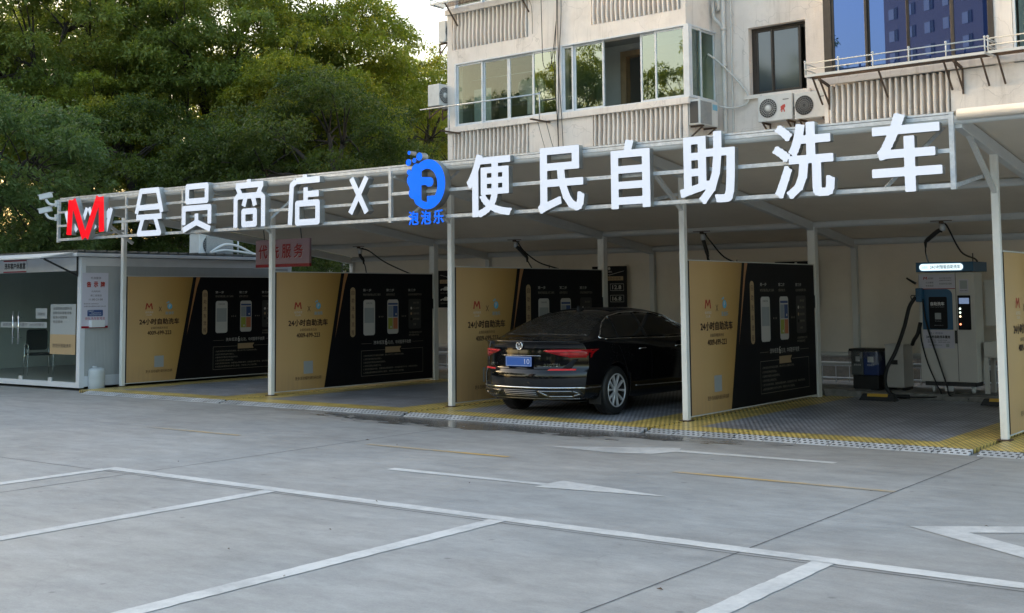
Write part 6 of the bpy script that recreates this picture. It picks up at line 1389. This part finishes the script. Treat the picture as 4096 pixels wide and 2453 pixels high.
# plate, badge, lettering
yy = .052
pt = MB().m('plate_blue').prism(rrect(-.22,.695,.22,.83,.012),(0,yy-.012,0),UX,UZ,.006); po = cpart(pt, 'number_plate')
k = MB().m('plate_white')
for a,b,c,d in ((-.212,.702,.212,.706),(-.212,.819,.212,.823),(-.212,.706,-.208,.819),(.208,.706,.212,.819)): k.poly([(a,b),(c,b),(c,d),(a,d)],(0,yy-.0195,0),UX,UZ)
text(k,'10',(.10,yy-.0195,.728),UX,UZ,.085,.07); cpart(k, 'plate_border', po)
k = MB().m('chrome'); bx, bz, by = 0, .975, .055
k.tube([(bx+.052*cos(a*pi/16),by,bz+.052*sin(a*pi/16)) for a in range(33)],.007,8,False)
for p, q in (((-.022,.045),(0,.004)),((.022,.045),(0,.004)),((-.044,.02),(-.022,-.045)),((-.022,-.045),(0,-.004)),((0,-.004),(.022,-.045)),((.022,-.045),(.044,.02))): k.bar((bx+p[0],by,bz+p[1]),(bx+q[0],by,bz+q[1]),.010,.010)
cpart(k, 'round_badge')
def on_boot(mb):
    for i, (x, y, z) in enumerate(mb.v):
        h, n, i_, ds = BV.ray_cast(Vector((x,-2,z)), Vector((0,1,0)))
        if h is not None: mb.v[i] = (x, h.y-.004-(.049-y if y < .049 else 0), z)
    return mb
k = MB().m('chrome'); text(k,'上汽大众',(-.60,.048,.700),UX,UZ,.20,.038,.002); cpart(on_boot(k),'boot_lettering'); k = MB().m('chrome'); text(k,'330TSI',(.38,.048,.700),UX,UZ,.20,.034,.002); cpart(on_boot(k),'boot_lettering')
k = MB().m('rubber', True); k.add([(-.025,1.50,1.43),(.025,1.50,1.43),(.018,1.66,1.45),(-.018,1.66,1.45),(-.004,1.49,1.505),(.004,1.49,1.505),(.004,1.56,1.50),(-.004,1.56,1.50)],[(0,1,5,4),(1,2,6,5),(2,3,7,6),(3,0,4,7),(4,5,6,7)]); cpart(k,'roof_aerial')
k = MB().m('rubber').box(-.62,.25,.26,.62,.9,.30).box(-.55,WY-.06,WR-.06,.55,WY+.06,WR+.06).box(-.7,.5,.205,.7,4.4,.215); cpart(k,'underbody')
# wheels
def wheel(x, y, s_):
    r = WR; o = MB().m('rubber'); w2 = .112
    o.lathe((x,y,r),[(r-.115,-w2),(r-.03,-w2-.004),(r-.008,-w2*.82),(r,-w2*.6),(r+.0,w2*.6),(r-.008,w2*.82),(r-.03,w2+.004),(r-.115,w2)],'x',40,False)
    for k in range(56):
        a = 2*pi*k/56; c = Vector((x,y+(r-.001)*cos(a),r+(r-.001)*sin(a))); t_ = Vector((0,-sin(a),cos(a)))
        for q in (-1,1): o.bar(c+Vector((q*w2*.30,0,0))-t_*.0, c+Vector((q*w2*.80,0,0))+t_*.012, .014,.010,(0,cos(a),sin(a)))
    t = cpart(o,'tyre')
    rr = r-.112; R_ = MB().m('dark_metal', True); R_.lathe((x+s_*w2*.0,y,r),[(rr-.005,-w2),(rr-.012,0),(rr-.002,w2)],'x',40,False)
    R_.m('alloy', True); R_.tube([(x+s_*(w2-.004),y+(rr+.002)*cos(a*pi/24),r+(rr+.002)*sin(a*pi/24)) for a in range(49)],.010,8,False)
    R_.smooth = False
    xo = x+s_*(w2-.012)
    for k in range(5):
        for q in (-.17,.17):
            a = 2*pi*k/5+.25; a0 = a+q*.7; a1 = a+q*1.9
            p0 = Vector((xo-s_*.012,y+.045*cos(a0),r+.045*sin(a0))); p1 = Vector((xo-s_*.004,y+(rr-.004)*cos(a1),r+(rr-.004)*sin(a1)))
            tt = Vector((0,-sin(a1),cos(a1))); ax = Vector((s_,0,0))
            R_.add([p0-tt*.009+ax*.010,p0+tt*.009+ax*.010,p1+tt*.017+ax*.004,p1-tt*.017+ax*.004,p0-tt*.009-ax*.02,p0+tt*.009-ax*.02,p1+tt*.018-ax*.02,p1-tt*.018-ax*.02,(p0+p1)/2+ax*.016],[(0,1,8),(1,2,8),(2,3,8),(3,0,8),(1,0,4,5),(2,1,5,6),(3,2,6,7),(0,3,7,4)])
    R_.lathe((xo-s_*.01,y,r),[(.055,-.012),(.055,.010),(.030,.014),(.001,.015)] if s_ > 0 else [(.001,-.015),(.030,-.014),(.055,-.010),(.055,.012)],'x',20)
    cpart(R_,'rim',t)
    d_ = MB().m('dark_metal').lathe((x,y,r),[(.001,s_*.01),(.155,s_*.011),(.155,s_*.03),(.001,s_*.031)],'x',28); cpart(d_,'brake_disc',t)
for y in (WY, FY):
    for s_ in (-1,1): wheel(s_*.795, y, s_)
for s_ in (-1,1): cpart(MB().m('rubber').box(s_*.70,WY-.40,.17,s_*.90,WY-.385,.36),'mud_flap')

# unseen blocks added to stop low sun and darken reflections in glass and car
for i, (x, y, r, L, h) in enumerate(((-52,-34,60,46,7.5),(-54,-5,90,34,9.5),(-20,-84,0,90,8.5),(60,-80,-10,50,9))):
    t = thing('street_block', ['grey block past the left end of the forecourt, turned towards it','grey block past the left end of the forecourt, behind the trees','long grey block across the forecourt behind the camera','grey block behind the camera to the right'][i], 'building', (x,y,G), radians(r), 'grey blocks round the forecourt')
    MB().m('block_wall').box(-L/2,-4,0,L/2,4,h).build('wall', t, world=False)
    MB().m('roof_metal').box(-L/2-.3,-4.3,h,L/2+.3,4.3,h+.3).build('roof', t, world=False)
    for k in range(2):
        mb = MB().m('far_window')
        for q in range(int(L/3)-1):
            xx = -L/2+2+q*3
            for yy in (-4.03,4.03): mb.box(xx,yy-.02,1.2+k*3.3,xx+1.5,yy+.02,2.9+k*3.3)
        mb.build('window_row', t, world=False)

random.seed(21)
for i in range(16):
    x, y = random.uniform(8,18.5), random.uniform(-9.5,-2.2); a = random.uniform(0,6.28); L_ = random.uniform(.012,.03)
    mb = MB().m('rust'); mb.add([(x+L_*cos(a),y+L_*sin(a),G+.006),(x+.3*L_*cos(a+1.57),y+.3*L_*sin(a+1.57),G+.016),(x-L_*cos(a),y-L_*sin(a),G+.006),(x-.3*L_*cos(a+1.57),y-.3*L_*sin(a+1.57),G+.012)], [(0,1,2,3)])
    tag(mb.build('fallen_leaf'), 'tiny dry leaf scrap lying on the grey forecourt', 'leaf', 'dry leaf scraps on the forecourt')
